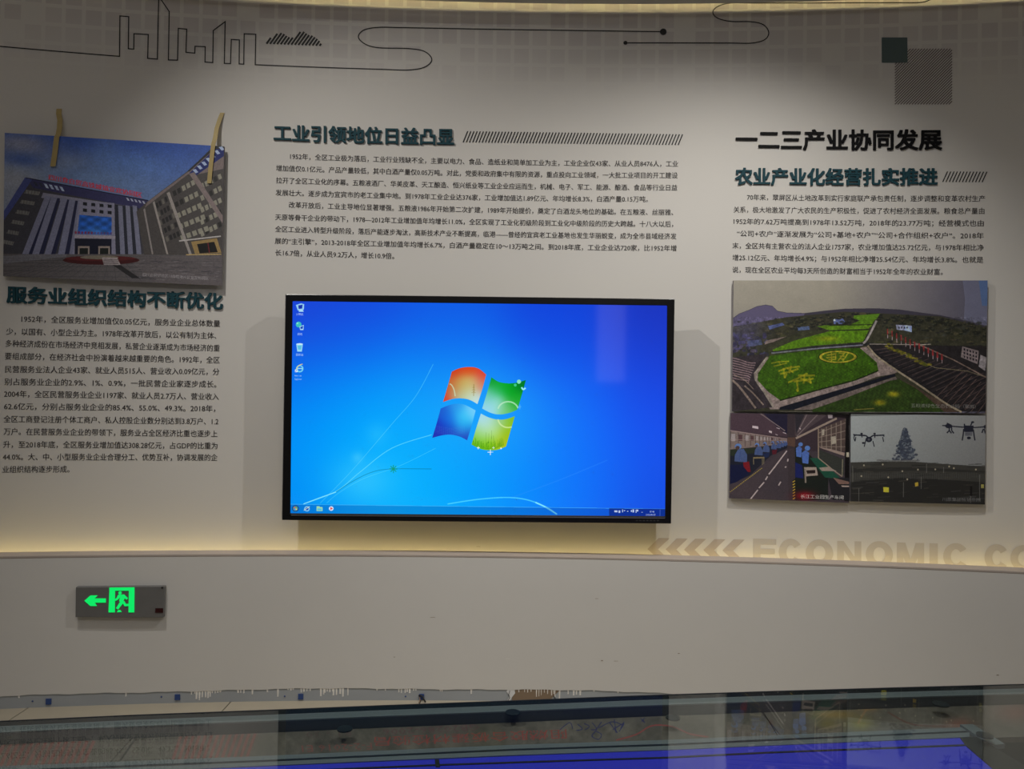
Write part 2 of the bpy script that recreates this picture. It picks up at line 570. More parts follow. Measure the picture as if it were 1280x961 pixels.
# unseen glowing panel, added so the television mirrors a pale band
lb = thing('added_glow_panel', 'added glowing panel, unseen on the rear wall, mirrored faintly in the television', 'added glow panel', (1.3, -3.2, 1.55))
box('glow_panel_frame', (1.10, -3.198, 1.55), (1.51, -3.15, 2.68), m_silver, lb)
box('glow_panel_face', (1.12, -3.1495, 1.57), (1.49, -3.146, 2.66), mat('glow_panel_emission', (.8, .8, .8, 1), emit=(.85, .8, .85, 1), estr=0.7), lb)
# LED strips that wash the wall
st = curved('led_strip', RU - 0.062, -4.2, 4.2, 0.555, 0.563, m_warm2, 0.016)
tag(st, 'warm yellow LED strip sunk in the gap behind the half-height wall ledge', 'light strip')
st = curved('led_strip', RU - 0.125, -4.2, 4.2, GV + 0.007, GV + 0.011, m_warm, 0.008)
tag(st, 'warm yellow LED strip on the shelf above the picture wall', 'light strip')

# paint drips and marks on the bare base
R_B = RL + 0.003


def drips():
    v, f = [], []
    groups = [(24, 1, .4), (158, 1, .5), (240, 3, .4), (246, 2, .9), (250, 5, .95), (262, 5, .35), (298, 3, .45), (315, 1, .7), (334, 1, .4), (347, 1, .85), (360, 3, .3),
              (377, 2, .6), (384, 2, .45), (401, 2, .85), (406, 4, .5), (417, 2, .85), (425, 2, .95), (435, 1, 1.0), (452, 0, .3), (471, 1, .35), (482, 1, .35),
              (499, 2, .6), (506, 3, .55), (517, 2, .35), (550, 1, .35), (552, 1, .3), (589, 1, .8), (648, 1, .35), (656, 2, .45), (664, 1, .4),
              (670, 3, .8), (681, 2, .5), (689, 2, .6), (694, 1, 1.0), (699, 1, .9), (710, 1, .5), (717, 2, .6), (725, 1, .7), (742, 1, .3), (772, 1, .25)]
    for px, n, ln in groups:
        for k in range(n):
            s, _ = sz(px + k * 3.3 + random.uniform(-.6, .6), 866, R_B)
            z1 = zbot(s) + 0.004; L = 0.048 * ln * random.uniform(.65, 1.0); wdt = random.uniform(.0034, .0056)
            z0 = max(z1 - L, 0.003)
            prof = [(wdt * 2.4, z1), (wdt * .9, z1 - 0.006), (wdt * .6, z0 + .004), (wdt * .8, z0 + .001), (wdt * .2, z0 - 0.001)]
            b = len(v)
            for hw, z in prof:
                v += [cyl(s - hw, z, 0.0003, R_B), cyl(s, z, 0.0025, R_B), cyl(s + hw, z, 0.0003, R_B)]
            for j in range(len(prof) - 1):
                a = b + j * 3
                f += [(a, a + 3, a + 4, a + 1), (a + 1, a + 4, a + 5, a + 2)]
    o = mesh('paint_drip', v, f, m_drip, base); o['kind'] = 'stuff'; o['label'] = 'white paint drips over the grey base'


drips()
for px, py in ((61, 876.5), (222, 871), (376, 870.3), (527, 870.5)):
    s, z = sz(px, py, R_B)
    v, f = [], []
    for (a, c) in ((-1, -1), (1, -1), (1, 1), (-1, 1)):
        v.append(cyl(s + a * .0115, z + c * .0125, 0.0008, R_B))
    for (a, c) in ((-1, -1), (1, -1), (1, 1), (-1, 1)):
        v.append(cyl(s + a * .0115, z + c * .0125, 0.004, R_B))
    f = [(4, 5, 6, 7), (0, 1, 5, 4), (1, 2, 6, 5), (2, 3, 7, 6), (3, 0, 4, 7)]
    o = mesh('tape_square', v, f, m_bluetape, base); o['label'] = 'small blue square on the grey base'
    s, z = sz(px - 20, py - 0.5, R_B)
    ring = [cyl(s + .004 * math.cos(t), z + .004 * math.sin(t), 0.003, R_B) for t in [k * math.pi / 4 for k in range(8)]]
    mesh('anchor', ring + [cyl(s, z, 0.005, R_B)], [(i, (i + 1) % 8, 8) for i in range(8)], m_bluetape, base)
for px, py, L_, W_ in ((541, 771.5, .024, .0016), (752.5, 825.5, .010, .003), (770, 826, .02, .0014), (848.5, 816.5, .009, .003), (1247, 843.5, .010, .003), (598, 683, .02, .0014), (746, 748, .014, .0016), (493, 821, .008, .002), (635, 823, .02, .0012)):
    s, z = sz(px, py, RL)
    o = mesh('scuff_mark', *cyl_poly([[(s - L_ / 2, z - W_ / 2), (s + L_ / 2, z - W_ / 3), (s + L_ / 2.4, z + W_ / 2), (s - L_ / 2.2, z + W_ / 2.5)]], 0.0008, RL), m_brown if px != 635 else m_drip, low)
# brown bare patch with a torn white edge
pp = [(645, 861), (668, 860.5), (700, 862), (694, 868), (688, 874), (640, 876), (640, 868)]
v, f = cyl_poly([[sz(a, b, R_B) for a, b in pp]], 0.0012, R_B)
o = mesh('bare_patch', v, f, m_brown, base); o['label'] = 'bare brown board where the grey surface is torn away'
pp = [(636, 859.5), (643, 861), (644, 866), (640, 871), (638, 875), (634, 875), (637, 869), (633, 864)]
v, f = cyl_poly([[sz(a, b, R_B) for a, b in pp]], 0.0025, R_B)
o = mesh('torn_flap', v, f, m_tearw, base); o['label'] = 'torn white paper flap'

# ================================================================ PRINTS ON THE UPPER WALL
LW = 0.0052


def line_art(name, pts_px, parent, wd=LW):
    return mesh(name, *cyl_poly(stroke([sz(*p) for p in pts_px], wd), 0.0012), m_line, parent)


def wall_thing(name, label, cat, px, py, group=None):
    s, z = sz(px, py)
    return thing(name, label, cat, cyl(s, z, 0.0), group)


sky = wall_thing('skyline_drawing', 'thin black line drawing of a city skyline at the top left of the wall', 'wall graphic', 235, 80)
line_art('skyline_line', [(-40, 55.5), (0, 58), (149.5, 70.5), (150, 20), (161, 21), (160.5, 61), (167.3, 61.5), (167.6, 42.3), (185.4, 43.3), (184.7, 73),
         (196.8, 74), (198.5, -4), (201, -1), (211.6, 14.5), (210.6, 75), (222, 75.3), (223, 35.6), (233.5, 36.6), (232.5, 65.5), (243.5, 66.5), (243.9, 58),
         (256.6, 58.5), (256.3, 77.6), (266, 78.3), (266.7, 38.3), (281.5, 27.2), (280.5, 79.3), (288.2, 79.6), (289.2, 49.4), (299.3, 50),
         (299, 80), (304.7, 80.3), (305.3, 42.3), (319.8, 43), (319.1, 81), (430, 85.3)], sky)
line_art('looping_line', catmull([(430, 85.3), (480, 86.8), (510.6, 87.6), (530.8, 84), (539.8, 74.6), (530.8, 64.5), (510.6, 60.8), (473.7, 59.8), (456.9, 55.4),
         (448, 46.4), (455, 37.6), (473.7, 34.3), (500, 34.6), (540, 35.3), (631.5, 37), (826, 39.7)]), sky)


def dot(name, px, py, rpx, parent):
    s, z = sz(px, py); r = rpx / 961 * 3.7
    return mesh(name, *cyl_poly([[(s + r * math.cos(t), z + r * math.sin(t)) for t in [k * math.pi / 12 for k in range(24)]]], 0.0018), m_line, parent)


dot('end_dot', 829, 39.9, 4.1, sky)
loop = wall_thing('looping_drawing', 'thin black looping line with a small end dot at the top right of the wall', 'wall graphic', 900, 50)
line_art('looping_line', catmull([(783, 53.7), (850, 53.8), (910, 53.9), (939, 54), (955.8, 49.7), (960.8, 40.6), (954, 31), (938, 27.2), (913.8, 26.9), (897, 22.8),
         (891, 15.5), (897, 8.4), (913.8, 3.9), (950, 3.9), (1030, 3.8), (1115, 3.6), (1149, 3.4), (1162, 0), (1175, -8), (1180, -18)]), loop)
dot('end_dot', 781.7, 53.7, 2.5, loop)


def strokes_in(name, label, x0, x1, yt, yb, lean, pitch, wd, anchor, cat='wall graphic', sub='hatch_stroke'):
    t = wall_thing(name, label, cat, *anchor)
    n = int(round((x1 - x0 - lean) / pitch))
    for k in range(n + 1):
        xb = x0 + k * pitch
        fr = (xb - x0) / (x1 - x0)
        a = sz(xb, yb(fr)); b = sz(xb + lean, yt(fr))
        o = mesh(sub, *cyl_poly(stroke([a, b], wd / 961 * 3.69, 9), 0.0012), m_line, t)
    return t


strokes_in('hatched_band', 'long band of slanted black strokes right of the middle heading', 579, 853.5, lambda f: 164 + 4 * f, lambda f: 178 + 3.5 * f, 5.6, 3.95, 1.45, (716, 180))
strokes_in('hatched_band', 'short band of slanted black strokes right of the lower right heading', 1178.3, 1234, lambda f: 214.3 + .4 * f, lambda f: 227.5 + .3 * f, 6.0, 4.1, 1.25, (1205, 228))

# cloud of slanted strokes
cl = wall_thing('hatched_cloud', 'small cloud of slanted black strokes beside the skyline drawing', 'wall graphic', 367, 57)
outl = [(332, 54.6), (338, 47.5), (342, 47.2), (346, 42.5), (350.5, 41), (355, 42.5), (360, 46.5), (363.5, 47.4), (367, 47), (371, 42), (375, 40.2), (380, 40),
        (386, 44), (391, 45), (396, 48.5), (400, 52), (403, 57.5)]


def top_at(x):
    for (a, b), (c, d) in zip(outl, outl[1:]):
        if a <= x <= c: return b + (d - b) * (x - a) / (c - a)
    return 57


for k in range(16):
    xb = 333.2 + k * 4.42; yb = 54.8 + 2.6 * k / 15
    # climb the slanted stroke until it meets the cloud outline
    t = 0
    while t < 20 and (yb - t) > top_at(xb + t * 0.72): t += 0.25
    if t > 1.0:
        a = sz(xb, yb); b = sz(xb + t * .72, yb - t)
        mesh('hatch_stroke', *cyl_poly(stroke([a, b], 2.3 / 961 * 3.69, 9), 0.0012), m_line, cl)

# hatched square and dark square
hs = wall_thing('hatched_square', 'square of fine diagonal strokes at the upper right of the wall', 'wall graphic', 1154, 130)
xa, xb_, ya, yb_ = 1118.5, 1190, 61, 130.5
c = xa - 69.5 + 2
polys = []
while c < xb_ - 1:
    # line x = c + (yb_-y)
    p = []
    t0 = max(0, xa - c); t1 = min(yb_ - ya, xb_ - c)
    if t1 - t0 > 2:
        o = mesh('hatch_stroke', *cyl_poly(stroke([sz(c + t0, yb_ - t0), sz(c + t1, yb_ - t1)], 1.15 / 961 * 3.69, 9), 0.0011), m_hatch, hs)
    c += 3.55
m_sq = mat('dark_green_grey_print', (0.10, 0.14, 0.14, 1), rough=0.7, spec=0.2)
dsq = wall_thing('dark_square', 'solid dark green-grey square overlapping the hatched square', 'wall graphic', 1118, 78)
mesh('square_print', *cyl_poly([[sz(1102, 78.5), sz(1134.3, 78.5), sz(1134, 47), sz(1102, 47)]], 0.0018), m_sq, dsq)

# headings of raised characters


def heading(label, s, tl, tr, bl, br, material, depth=0.007, bold=0.028, sub='character'):
    """each character is one raised part; tl..br: box of the inked line"""
    t = wall_thing('raised_heading', label, 'heading', (bl[0] + br[0]) / 2, (bl[1] + br[1]) / 2)
    TL, TR, BL, BR = sz(*tl), sz(*tr), sz(*bl), sz(*br)
    n = len(s)
    me_all = text_me(s)
    X = [v.co.x for v in me_all.vertices]; x0, x1 = min(X) - bold, max(X) + bold
    Y = [v.co.y for v in me_all.vertices]; y0, y1 = min(Y) - bold, max(Y) + bold
    bpy.data.meshes.remove(me_all)
    for i, ch in enumerate(s):
        me = text_me(ch, res=2, extrude=0.5)
        vv = []; f = []
        for k, (bx, by) in enumerate(((0, 0), (-bold, -bold * .6), (bold, -bold * .6), (-bold, bold * .6), (bold, bold * .6))):
            b0 = len(vv)
            for q in me.vertices:
                x = q.co.x + i + bx; y = q.co.y + by
                u = (x - x0) / (x1 - x0); w_ = (y - y0) / (y1 - y0)
                S = (BL[0] * (1 - u) + BR[0] * u) * (1 - w_) + (TL[0] * (1 - u) + TR[0] * u) * w_
                Z = (BL[1] * (1 - u) + BR[1] * u) * (1 - w_) + (TL[1] * (1 - u) + TR[1] * u) * w_
                vv.append(cyl(S, Z, 0.001 + (q.co.z + 0.5) * depth + k * 0.00004))
            f += [tuple(b0 + j for j in p.vertices) for p in me.polygons]
        bpy.data.meshes.remove(me)
        mesh(sub, vv, f, material, t)
    return t


heading('raised dark teal Chinese heading above the left text column', '服务业组织结构不断优化', (9, 357), (279, 366), (9, 379), (279, 387.5), m_teal)
heading('raised dark teal Chinese heading above the middle text block', '工业引领地位日益凸显', (342.3, 155.5), (568, 160.5), (342.3, 177), (568, 182.5), m_teal)
heading('raised black Chinese heading, topmost above the right text block', '一二三产业协同发展', (919.5, 161), (1177, 161.5), (919.5, 187.5), (1177, 188), m_ink, bold=0.024)
heading('raised dark teal Chinese heading under the black heading on the right', '农业产业化经营扎实推进', (918.5, 209.5), (1171.5, 209.8), (918.5, 231.8), (1171.5, 232), m_teal)

# body text


def text_block(name, label, lines, base_px, sc, base2=None, size=None, anchor=(0, 0)):
    t = wall_thing(name, label, 'lettering', *anchor)
    for s, l, r in lines:
        b2 = base2 if (base2 and len(r) == 2) else base_px
        wall_line(s, (base_px[0] + l[0] / sc, base_px[1] + l[1] / sc), (b2[0] + r[0] / sc, b2[1] + r[1] / sc), t, m_text, size=size, offset=0.004)
    return t


left = [('1952年，全区服务业增加值仅0.05亿元，服务业企业总体数量', (103, 186), (1058, 209)),
        ('少，以国有、小型企业为主。1978年改革开放后，以公有制为主体、', (30, 246), (1040, 267)),
        ('多种经济成份在市场经济中竞相发展，私营企业逐渐成为市场经济的重', (27, 304), (1056, 327)),
        ('要组成部分，在经济社会中扮演着越来越重要的角色。1992年，全区', (24, 365), (1056, 384)),
        ('民营服务业法人企业43家、就业人员515人、营业收入0.09亿元，分', (24, 428), (1054, 440)),
        ('别占服务业企业的2.9%、1%、0.9%，一批民营企业家逐步成长。', (22, 488), (1040, 500)),
        ('2004年，全区民营服务业企业1197家、就业人员2.7万人、营业收入', (20, 546), (1052, 560)),
        ('62.6亿元，分别占服务业企业的85.4%、55.0%、49.3%。2018年，', (20, 606), (1035, 617)),
        ('全区工商登记注册个体工商户、私人控股企业数分别达到3.8万户、1.2', (18, 667), (1050, 679)),
        ('万户。在民营服务业企业的带领下，服务业占全区经济比重也逐步上', (18, 727), (1045, 738)),
        ('升，至2018年底，全区服务业增加值达308.28亿元，占GDP的比重为', (16, 789), (1045, 796)),
        ('44.0%。大、中、小型服务业企业合理分工、优势互补，协调发展的企', (14, 849), (1045, 852)),
        ('业组织结构逐步形成。', (12, 909), (335, 908))]
text_block('printed_text', 'dark printed Chinese text column of thirteen lines under the left heading', left, (0, 350), 3.843, size=0.0345, anchor=(140, 590))
mid = [('1952年，全区工业极为落后，工业行业残缺不全，主要以电力、食品、造纸业和简单加工业为主，工业企业仅43家、从业人员8476人，工业', (195, 253), (1178, 296)),
       ('增加值仅0.1亿元。产品产量较低，其中白酒产量仅0.05万吨。对此，党委和政府集中有限的资源，重点投向工业领域，一大批工业项目的开工建设', (115, 320), (1175, 362)),
       ('拉开了全区工业化的序幕。五粮液酒厂、华美皮革、天工酿造、恒兴纸业等工业企业应运而生，机械、电子、军工、能源、酿酒、食品等行业日益', (115, 390), (1173, 432)),
       ('发展壮大。逐步成为宜宾市的老工业集中地。到1978年工业企业达376家，工业增加值达1.89亿元、年均增长8.3%，白酒产量0.15万吨。', (112, 460), (1005, 498)),
       ('改革开放后，工业主导地位显著增强。五粮液1986年开始第二次扩建，1989年开始提价，奠定了白酒龙头地位的基础。在五粮液、丝丽雅、', (188, 530), (1150, 573)),
       ('天原等骨干企业的带动下，1978—2012年工业增加值年均增长11.0%，全区实现了工业化初级阶段到工业化中级阶段的历史大跨越。十八大以后，', (110, 600), (1150, 640)),
       ('全区工业进入转型升级阶段，落后产能逐步淘汰，高新技术产业不断提高，临港——曾经的宜宾老工业基地也发生华丽蜕变，成为全市县域经济发', (110, 668), (1168, 710)),
       ('展的“主引擎”，2013-2018年全区工业增加值年均增长6.7%，白酒产量稳定在10～13万吨之间。到2018年底，工业企业达720家，比1952年增', (108, 736), (1168, 778)),
       ('长16.7倍，从业人员9.2万人，增长10.9倍。', (110, 803), (790, 823, 0))]
text_block('printed_text', 'dark printed Chinese text block of nine lines above the television', mid, (320, 140), 4.571, base2=(590, 140), size=0.0315, anchor=(595, 320))
right = [('70年来，翠屏区从土地改革到实行家庭联产承包责任制，逐步调整和变革农村生产', (120, 343), (1178, 349)),
         ('关系，极大地激发了广大农民的生产积极性，促进了农村经济全面发展。粮食总产量由', (60, 398), (1175, 404)),
         ('1952年的7.62万吨提高到1978年13.52万吨，2018年的23.77万吨；经营模式也由', (60, 450), (1172, 459)),
         ('“公司+农户”逐渐发展为“公司+基地+农户”“公司+合作组织+农户”。2018年', (75, 504), (1172, 514)),
         ('末，全区共有主营农业的法人企业1757家，农业增加值达25.72亿元，与1978年相比净', (55, 558), (1172, 567)),
         ('增25.12亿元、年均增长4.9%；与1952年相比净增25.54亿元、年均增长3.8%。也就是', (55, 611), (1170, 621)),
         ('说，现在全区农业平均每3天所创造的财富相当于1952年全年的农业财富。', (55, 665), (990, 675))]
text_block('printed_text', 'dark printed Chinese text block of seven lines above the farmland picture', right, (900, 150), 3.556, size=0.0315, anchor=(1070, 345))

# pale arrows and lettering along the ledge
for k, (tip, lab) in enumerate(((809.3, 'pale mauve chevron, leftmost, with its tip in the television shadow'), (832, 'second pale mauve chevron from the left above the ledge'),
                                (855, 'middle one of the five pale mauve chevrons above the ledge'), (879.2, 'fourth pale mauve chevron from the left above the ledge'),
                                (903, 'pale mauve chevron nearest the pale capital lettering'))):
    yo = k * .45; wd_ = 14
    T = lambda x, y: sz(tip + x, y + yo)
    up = [T(0, 686), T(wd_, 672.3), T(wd_ + 13.5, 672.6), T(13.2, 686.3)]
    lo = [T(0, 686), T(13.2, 686.3), T(wd_ + 13.5, 700), T(wd_ + 1, 700)]
    s, z = sz(tip, 686)
    o = mesh('chevron', *cyl_poly([up, lo], 0.0012), m_mauve)
    o.name = 'chevron'; tag(o, lab, 'wall graphic', 'chevrons along the ledge')

et = wall_thing('printed_lettering', 'large pale capital letters ECONOMIC CO printed just above the ledge', 'lettering', 1110, 700)


def letter(ch, x0, x1):
    """heavy block capital between two px columns; the band slopes gently with the wall"""
    w_ = (x1 - x0) / 31.0
    T, V = 0.26, 0.25
    P = []
    if ch == 'E':
        P = [[(0, 0), (T + .04, 0), (T + .04, 1), (0, 1)], [(T, .78), (w_, .78), (w_, 1), (T, 1)], [(T, .40), (w_ - .06, .40), (w_ - .06, .61), (T, .61)], [(T, 0), (w_ + .02, 0), (w_ + .02, .22), (T, .22)]]
    elif ch in 'CO':
        n = 26; a0, a1 = (0, 2 * math.pi) if ch == 'O' else (0.62, 2 * math.pi - 0.62)
        for i in range(n):
            t0 = a0 + (a1 - a0) * i / n; t1 = a0 + (a1 - a0) * (i + 1) / n
            fo = lambda t: (w_ / 2 + w_ / 2 * math.cos(t), .5 + .53 * math.sin(t))
            fi = lambda t: (w_ / 2 + (w_ / 2 - .31) * math.cos(t), .5 + .29 * math.sin(t))
            P.append([fi(t0), fo(t0), fo(t1), fi(t1)])
    elif ch == 'N':
        P = [[(0, 0), (T + .01, 0), (T + .01, 1), (0, 1)], [(w_ - T - .01, 0), (w_, 0), (w_, 1), (w_ - T - .01, 1)], [(0, 1), (w_ - T, 0), (w_, 0), (T, 1)]]
    elif ch == 'M':
        P = [[(0, 0), (T, 0), (T, 1), (0, 1)], [(w_ - T, 0), (w_, 0), (w_, 1), (w_ - T, 1)], [(0, 1), (w_ / 2 - .11, 0), (w_ / 2 + .11, 0), (.34, 1)], [(w_, 1), (w_ - .34, 1), (w_ / 2 - .11, 0), (w_ / 2 + .11, 0)]]
    elif ch == 'I':
        P = [[(0, 0), (w_, 0), (w_, 1), (0, 1)]]
    v, f = [], []
    for k, p in enumerate(P):
        b0 = len(v)
        for x, y in p:
            px = x0 + x * 31.0; py = 673 + (px - 941) * 0.0262 + 31.5 * (1 - y)
            s_, z_ = sz(px, py); v.append(cyl(s_, z_, 0.0012 + k * .00002))
        f.append(tuple(range(b0, b0 + len(p))))
    mesh('letter', v, f, m_letter, et)


for ch, a_, b_ in (('E', 413, 487), ('C', 495, 572), ('O', 581, 669), ('N', 682, 759), ('O', 773, 860), ('M', 873, 960), ('I', 977, 1004), ('C', 1021, 1103), ('C', 1153, 1232), ('O', 1236, 1324)):
    letter(ch, 780 + a_ / 2.56, 780 + b_ / 2.56)


# ================================================================ TELEVISION
YT = 3.52
OQ = [(357, 367.5), (843.5, 373.5), (839, 654.5), (352.6, 650)]
IQ = [(365.5, 376.3), (834, 381.8), (831.5, 645.3), (362.8, 641.5)]
tv = thing('television', 'large wall mounted television showing a blue desktop with a four-colour window flag', 'television', hit_y(598, 651, YT + 0.04))
o3 = [hit_y(*p, YT) for p in OQ]; i3 = [hit_y(*p, YT) for p in IQ]
back = [p + Vector((0, 0.06, 0)) for p in o3]
v = o3 + i3 + back + [p + Vector((0, 0.006, 0)) for p in i3]
f = []
for k in range(4):
    n = (k + 1) % 4
    f += [(k, 4 + k, 4 + n, n), (k, n, 8 + n, 8 + k), (4 + k, 12 + k, 12 + n, 4 + n)]
f.append((8, 9, 10, 11))
o = mesh('bezel', v, f, m_black, tv)
bm_ = o.modifiers.new('bevel', 'BEVEL'); bm_.width = 0.003; bm_.segments = 2; bm_.limit_method = 'ANGLE'
# thin silver rim down the left side and along the inner lower edge
a, b = hit_y(357, 367.5, YT), hit_y(352.6, 650, YT)
prism('side_trim', [a + Vector((-0.003, 0.006, 0)), b + Vector((-0.003, 0.006, 0)), b + Vector((0.0, 0.006, 0)), a + Vector((0, 0.006, 0))], (0, 0.03, 0), m_silver, tv)
a, b = hit_y(364, 643.6, YT), hit_y(831, 647.4, YT)
prism('lower_trim', [a + Vector((0, -0.002, 0.002)), a + Vector((0, -0.002, -0.002)), b + Vector((0, -0.002, -0.002)), b + Vector((0, -0.002, 0.002))], (0, 0.004, 0), m_silver, tv)
for k in range(7):
    p = hit_y(796 + k * 4.4, 650.6, YT)
    box('button', (p.x - .004, p.y - .0025, p.z - .0025), (p.x + .004, p.y + .001, p.z + .0025), m_cabinet, tv)
# rear housing and bracket that hold it off the curved wall
c0 = hit_y(598, 520, YT)
box('rear_housing', (c0.x - .7, YT + 0.0605, c0.z - .36), (c0.x + .7, YT + 0.10, c0.z + .36), m_blackmat, tv)
box('wall_bracket', (c0.x - .3, YT + 0.1005, c0.z - .2), (c0.x + .3, YT + 0.168, c0.z + .2), m_cabinet, tv)


def desktop():
    A = Art(IQ, 4, (20, 70, 225))
    X, Y = A.PX, A.PY

    def field(pts, vals, pw=2.2):
        num = 0; den = 0
        for (x, y), c in zip(pts, vals):
            wgt = np.exp(-((X - x) ** 2 + (Y - y) ** 2) / (2 * 48.0 ** 2)) + 1e-9
            num = num + wgt[..., None] * np.array(c, np.float32); den = den + wgt[..., None]
        return num / den
    pts = [(370, 380), (450, 380), (560, 385), (700, 388), (830, 390), (370, 440), (450, 430), (560, 430), (700, 440), (825, 450),
           (370, 500), (430, 500), (500, 500), (560, 500), (640, 520), (710, 510), (820, 520),
           (370, 560), (420, 560), (480, 560), (560, 570), (640, 570), (720, 570), (820, 580),
           (370, 620), (430, 610), (500, 610), (580, 615), (660, 610), (740, 610), (825, 630)]
    vals = [(32, 60, 205), (24, 60, 212), (18, 75, 220), (16, 60, 210), (28, 48, 180), (20, 80, 225), (12, 100, 236), (8, 120, 245), (16, 84, 235), (26, 66, 215),
            (0, 130, 245), (0, 152, 252), (0, 160, 252), (8, 140, 250), (8, 140, 250), (20, 105, 250), (26, 76, 235),
            (0, 140, 246), (0, 172, 255), (0, 186, 255), (0, 165, 252), (8, 145, 252), (18, 112, 252), (24, 84, 240),
            (4, 132, 240), (0, 165, 252), (14, 184, 255), (0, 168, 253), (8, 140, 252), (18, 112, 250), (24, 72, 215)]
    A.a = field(pts, vals, 3.2).astype(np.float32)
    # soft light blobs at lower left
    A.glow(455, 600, 40, 30, (70, 205, 255), .55)
    A.glow(472, 543, 14, 14, (70, 205, 255), .3)
    A.glow(447, 572, 7, 7, (120, 220, 255), .3)
    A.glow(600, 515, 85, 60, (60, 190, 255), .35)
    # curved light trails
    A.line(catmull([(379, 630), (420, 614), (450, 590), (490, 560), (540, 543)]), .9, (110, 225, 255), .7)
    A.line(catmull([(400, 629), (440, 588), (490, 530), (520, 495), (542, 455)]), .7, (90, 210, 255), .6)
    A.line(catmull([(408, 629), (425, 615), (455, 598), (500, 582), (545, 560)]), .6, (110, 225, 255), .45)
    A.line(catmull([(420, 615), (440, 602), (465, 590), (490, 586), (540, 586)]), .9, (10, 120, 160), .6)
    A.line(catmull([(379, 630), (400, 622), (420, 615)]), 1.0, (150, 240, 255), .8)
    A.line(catmull([(560, 630), (600, 624), (640, 622), (670, 628), (697, 643)]), 1.4, (90, 220, 255), .75)
    A.line(catmull([(670, 628), (685, 635), (697, 643)]), 1.8, (140, 240, 255), .8)
    A.line(catmull([(640, 622), (700, 600), (760, 575)]), .6, (60, 150, 255), .5)
    for t in range(8):
        an = t * math.pi / 4
        A.line([(492, 586), (492 + 5 * math.cos(an), 586 + 5 * math.sin(an))], 1.2, (20, 150, 110), .8)
    # the four waving panes; pixel coordinates of the flag
    zx = lambda x, y: (500 + x / 6.4, 440 + y / 6.4)

    def pane(pts, tex):
        P = catmull_closed(pts)
        A.poly(P, (0, 0, 0), 1.0, tex)

    def catmull_closed(segs):
        out = []
        for s_ in segs:
            out += catmull([zx(*p) for p in s_], 6)
        return out

    def grad(stops):
        def f_(X, Y, c):
            num = 0; den = 0
            for (x, y), col in stops:
                p = zx(x, y)
                wgt = np.exp(-((X - p[0]) ** 2 + (Y - p[1]) ** 2) / (2 * 8.0 ** 2)) + 1e-9
                num = num + wgt[..., None] * np.array(col, np.float32); den = den + wgt[..., None]
            return num / den
        return f_
    pane([[(418, 155), (480, 128), (560, 118), (630, 130), (692, 178)], [(692, 178), (660, 300), (622, 415)],
          [(622, 415), (570, 385), (510, 370), (430, 372), (347, 398)], [(347, 398), (385, 270), (418, 155)]],
         grad([((430, 150), (205, 60, 30)), ((550, 125), (215, 70, 25)), ((680, 170), (215, 60, 45)), ((400, 280), (190, 90, 50)), ((480, 260), (195, 160, 80)),
               ((560, 250), (200, 185, 110)), ((660, 260), (205, 130, 110)), ((560, 340), (195, 215, 180)), ((620, 390), (190, 225, 235)), ((360, 385), (215, 60, 40)), ((470, 350), (180, 190, 150))]))
    pane([[(735, 200), (790, 235), (860, 248), (930, 244), (1010, 222)], [(1010, 222), (975, 350), (942, 460)],
          [(942, 460), (880, 485), (800, 498), (730, 485), (660, 450)], [(660, 450), (700, 320), (735, 200)]],
         grad([((740, 215), (10, 150, 40)), ((850, 265), (0, 165, 30)), ((980, 250), (0, 120, 40)), ((900, 350), (0, 160, 30)), ((700, 350), (110, 200, 180)), ((690, 440), (150, 215, 240)),
               ((780, 400), (160, 225, 225)), ((860, 440), (120, 200, 120)), ((930, 400), (40, 170, 50)), ((780, 300), (40, 180, 90))]))
    pane([[(328, 450), (390, 425), (450, 412), (520, 420), (608, 465)], [(608, 465), (575, 590), (540, 705)],
          [(540, 705), (480, 675), (410, 660), (340, 665), (260, 685)], [(260, 685), (295, 570), (328, 450)]],
         grad([((335, 460), (30, 90, 205)), ((450, 430), (40, 150, 235)), ((590, 465), (120, 205, 250)), ((500, 520), (60, 205, 250)), ((400, 540), (20, 110, 225)), ((300, 600), (25, 50, 190)),
               ((280, 670), (40, 50, 170)), ((400, 640), (30, 70, 190)), ((520, 600), (30, 165, 240)), ((530, 680), (40, 60, 180))]))
    pane([[(650, 490), (710, 520), (780, 538), (850, 535), (922, 512)], [(922, 512), (885, 640), (852, 755)],
          [(852, 755), (790, 780), (720, 785), (650, 775), (575, 740)], [(575, 740), (612, 610), (650, 490)]],
         grad([((660, 505), (160, 215, 235)), ((700, 580), (180, 225, 225)), ((800, 550), (150, 205, 150)), ((900, 530), (130, 190, 30)), ((640, 650), (160, 215, 140)), ((750, 640), (180, 225, 130)),
               ((860, 640), (150, 190, 20)), ((600, 730), (110, 190, 20)), ((720, 740), (130, 200, 20)), ((830, 740), (170, 190, 30))]))
    rg = random.Random(3)
    for k in range(60):   # grass in the green pane
        x = 585 + 4.2 * k; h = rg.uniform(20, 70)
        y = 745 + 35 * math.sin(math.pi * k / 60)
        A.line([zx(x, y), zx(x + rg.uniform(-8, 8), y - h)], .35, (60, 140, 10), .7)
    for k in range(4):
        x = 690 + k * 22
        A.line([zx(x, 730), zx(x + rg.uniform(-6, 6), 730 - rg.uniform(60, 120))], .3, (70, 120, 40), .7)
    for r_ in range(7):   # dots in the blue pane
        for k in range(22):
            A.ell(*zx(285 + k * 11, 610 + r_ * 9 + abs(k - 11) * -2), .3, .3, (110, 160, 235), .6, n=6)
    A.line([zx(594, 255), zx(592, 350)], .9, (150, 130, 70), .8)
    for j, (a_, b_) in enumerate(((275, 8), (295, 13), (315, 17))):
        A.line([zx(592 - b_, a_ + 10), zx(594, a_), zx(592 + b_, a_ + 10)], .6, (160, 140, 80), .7)
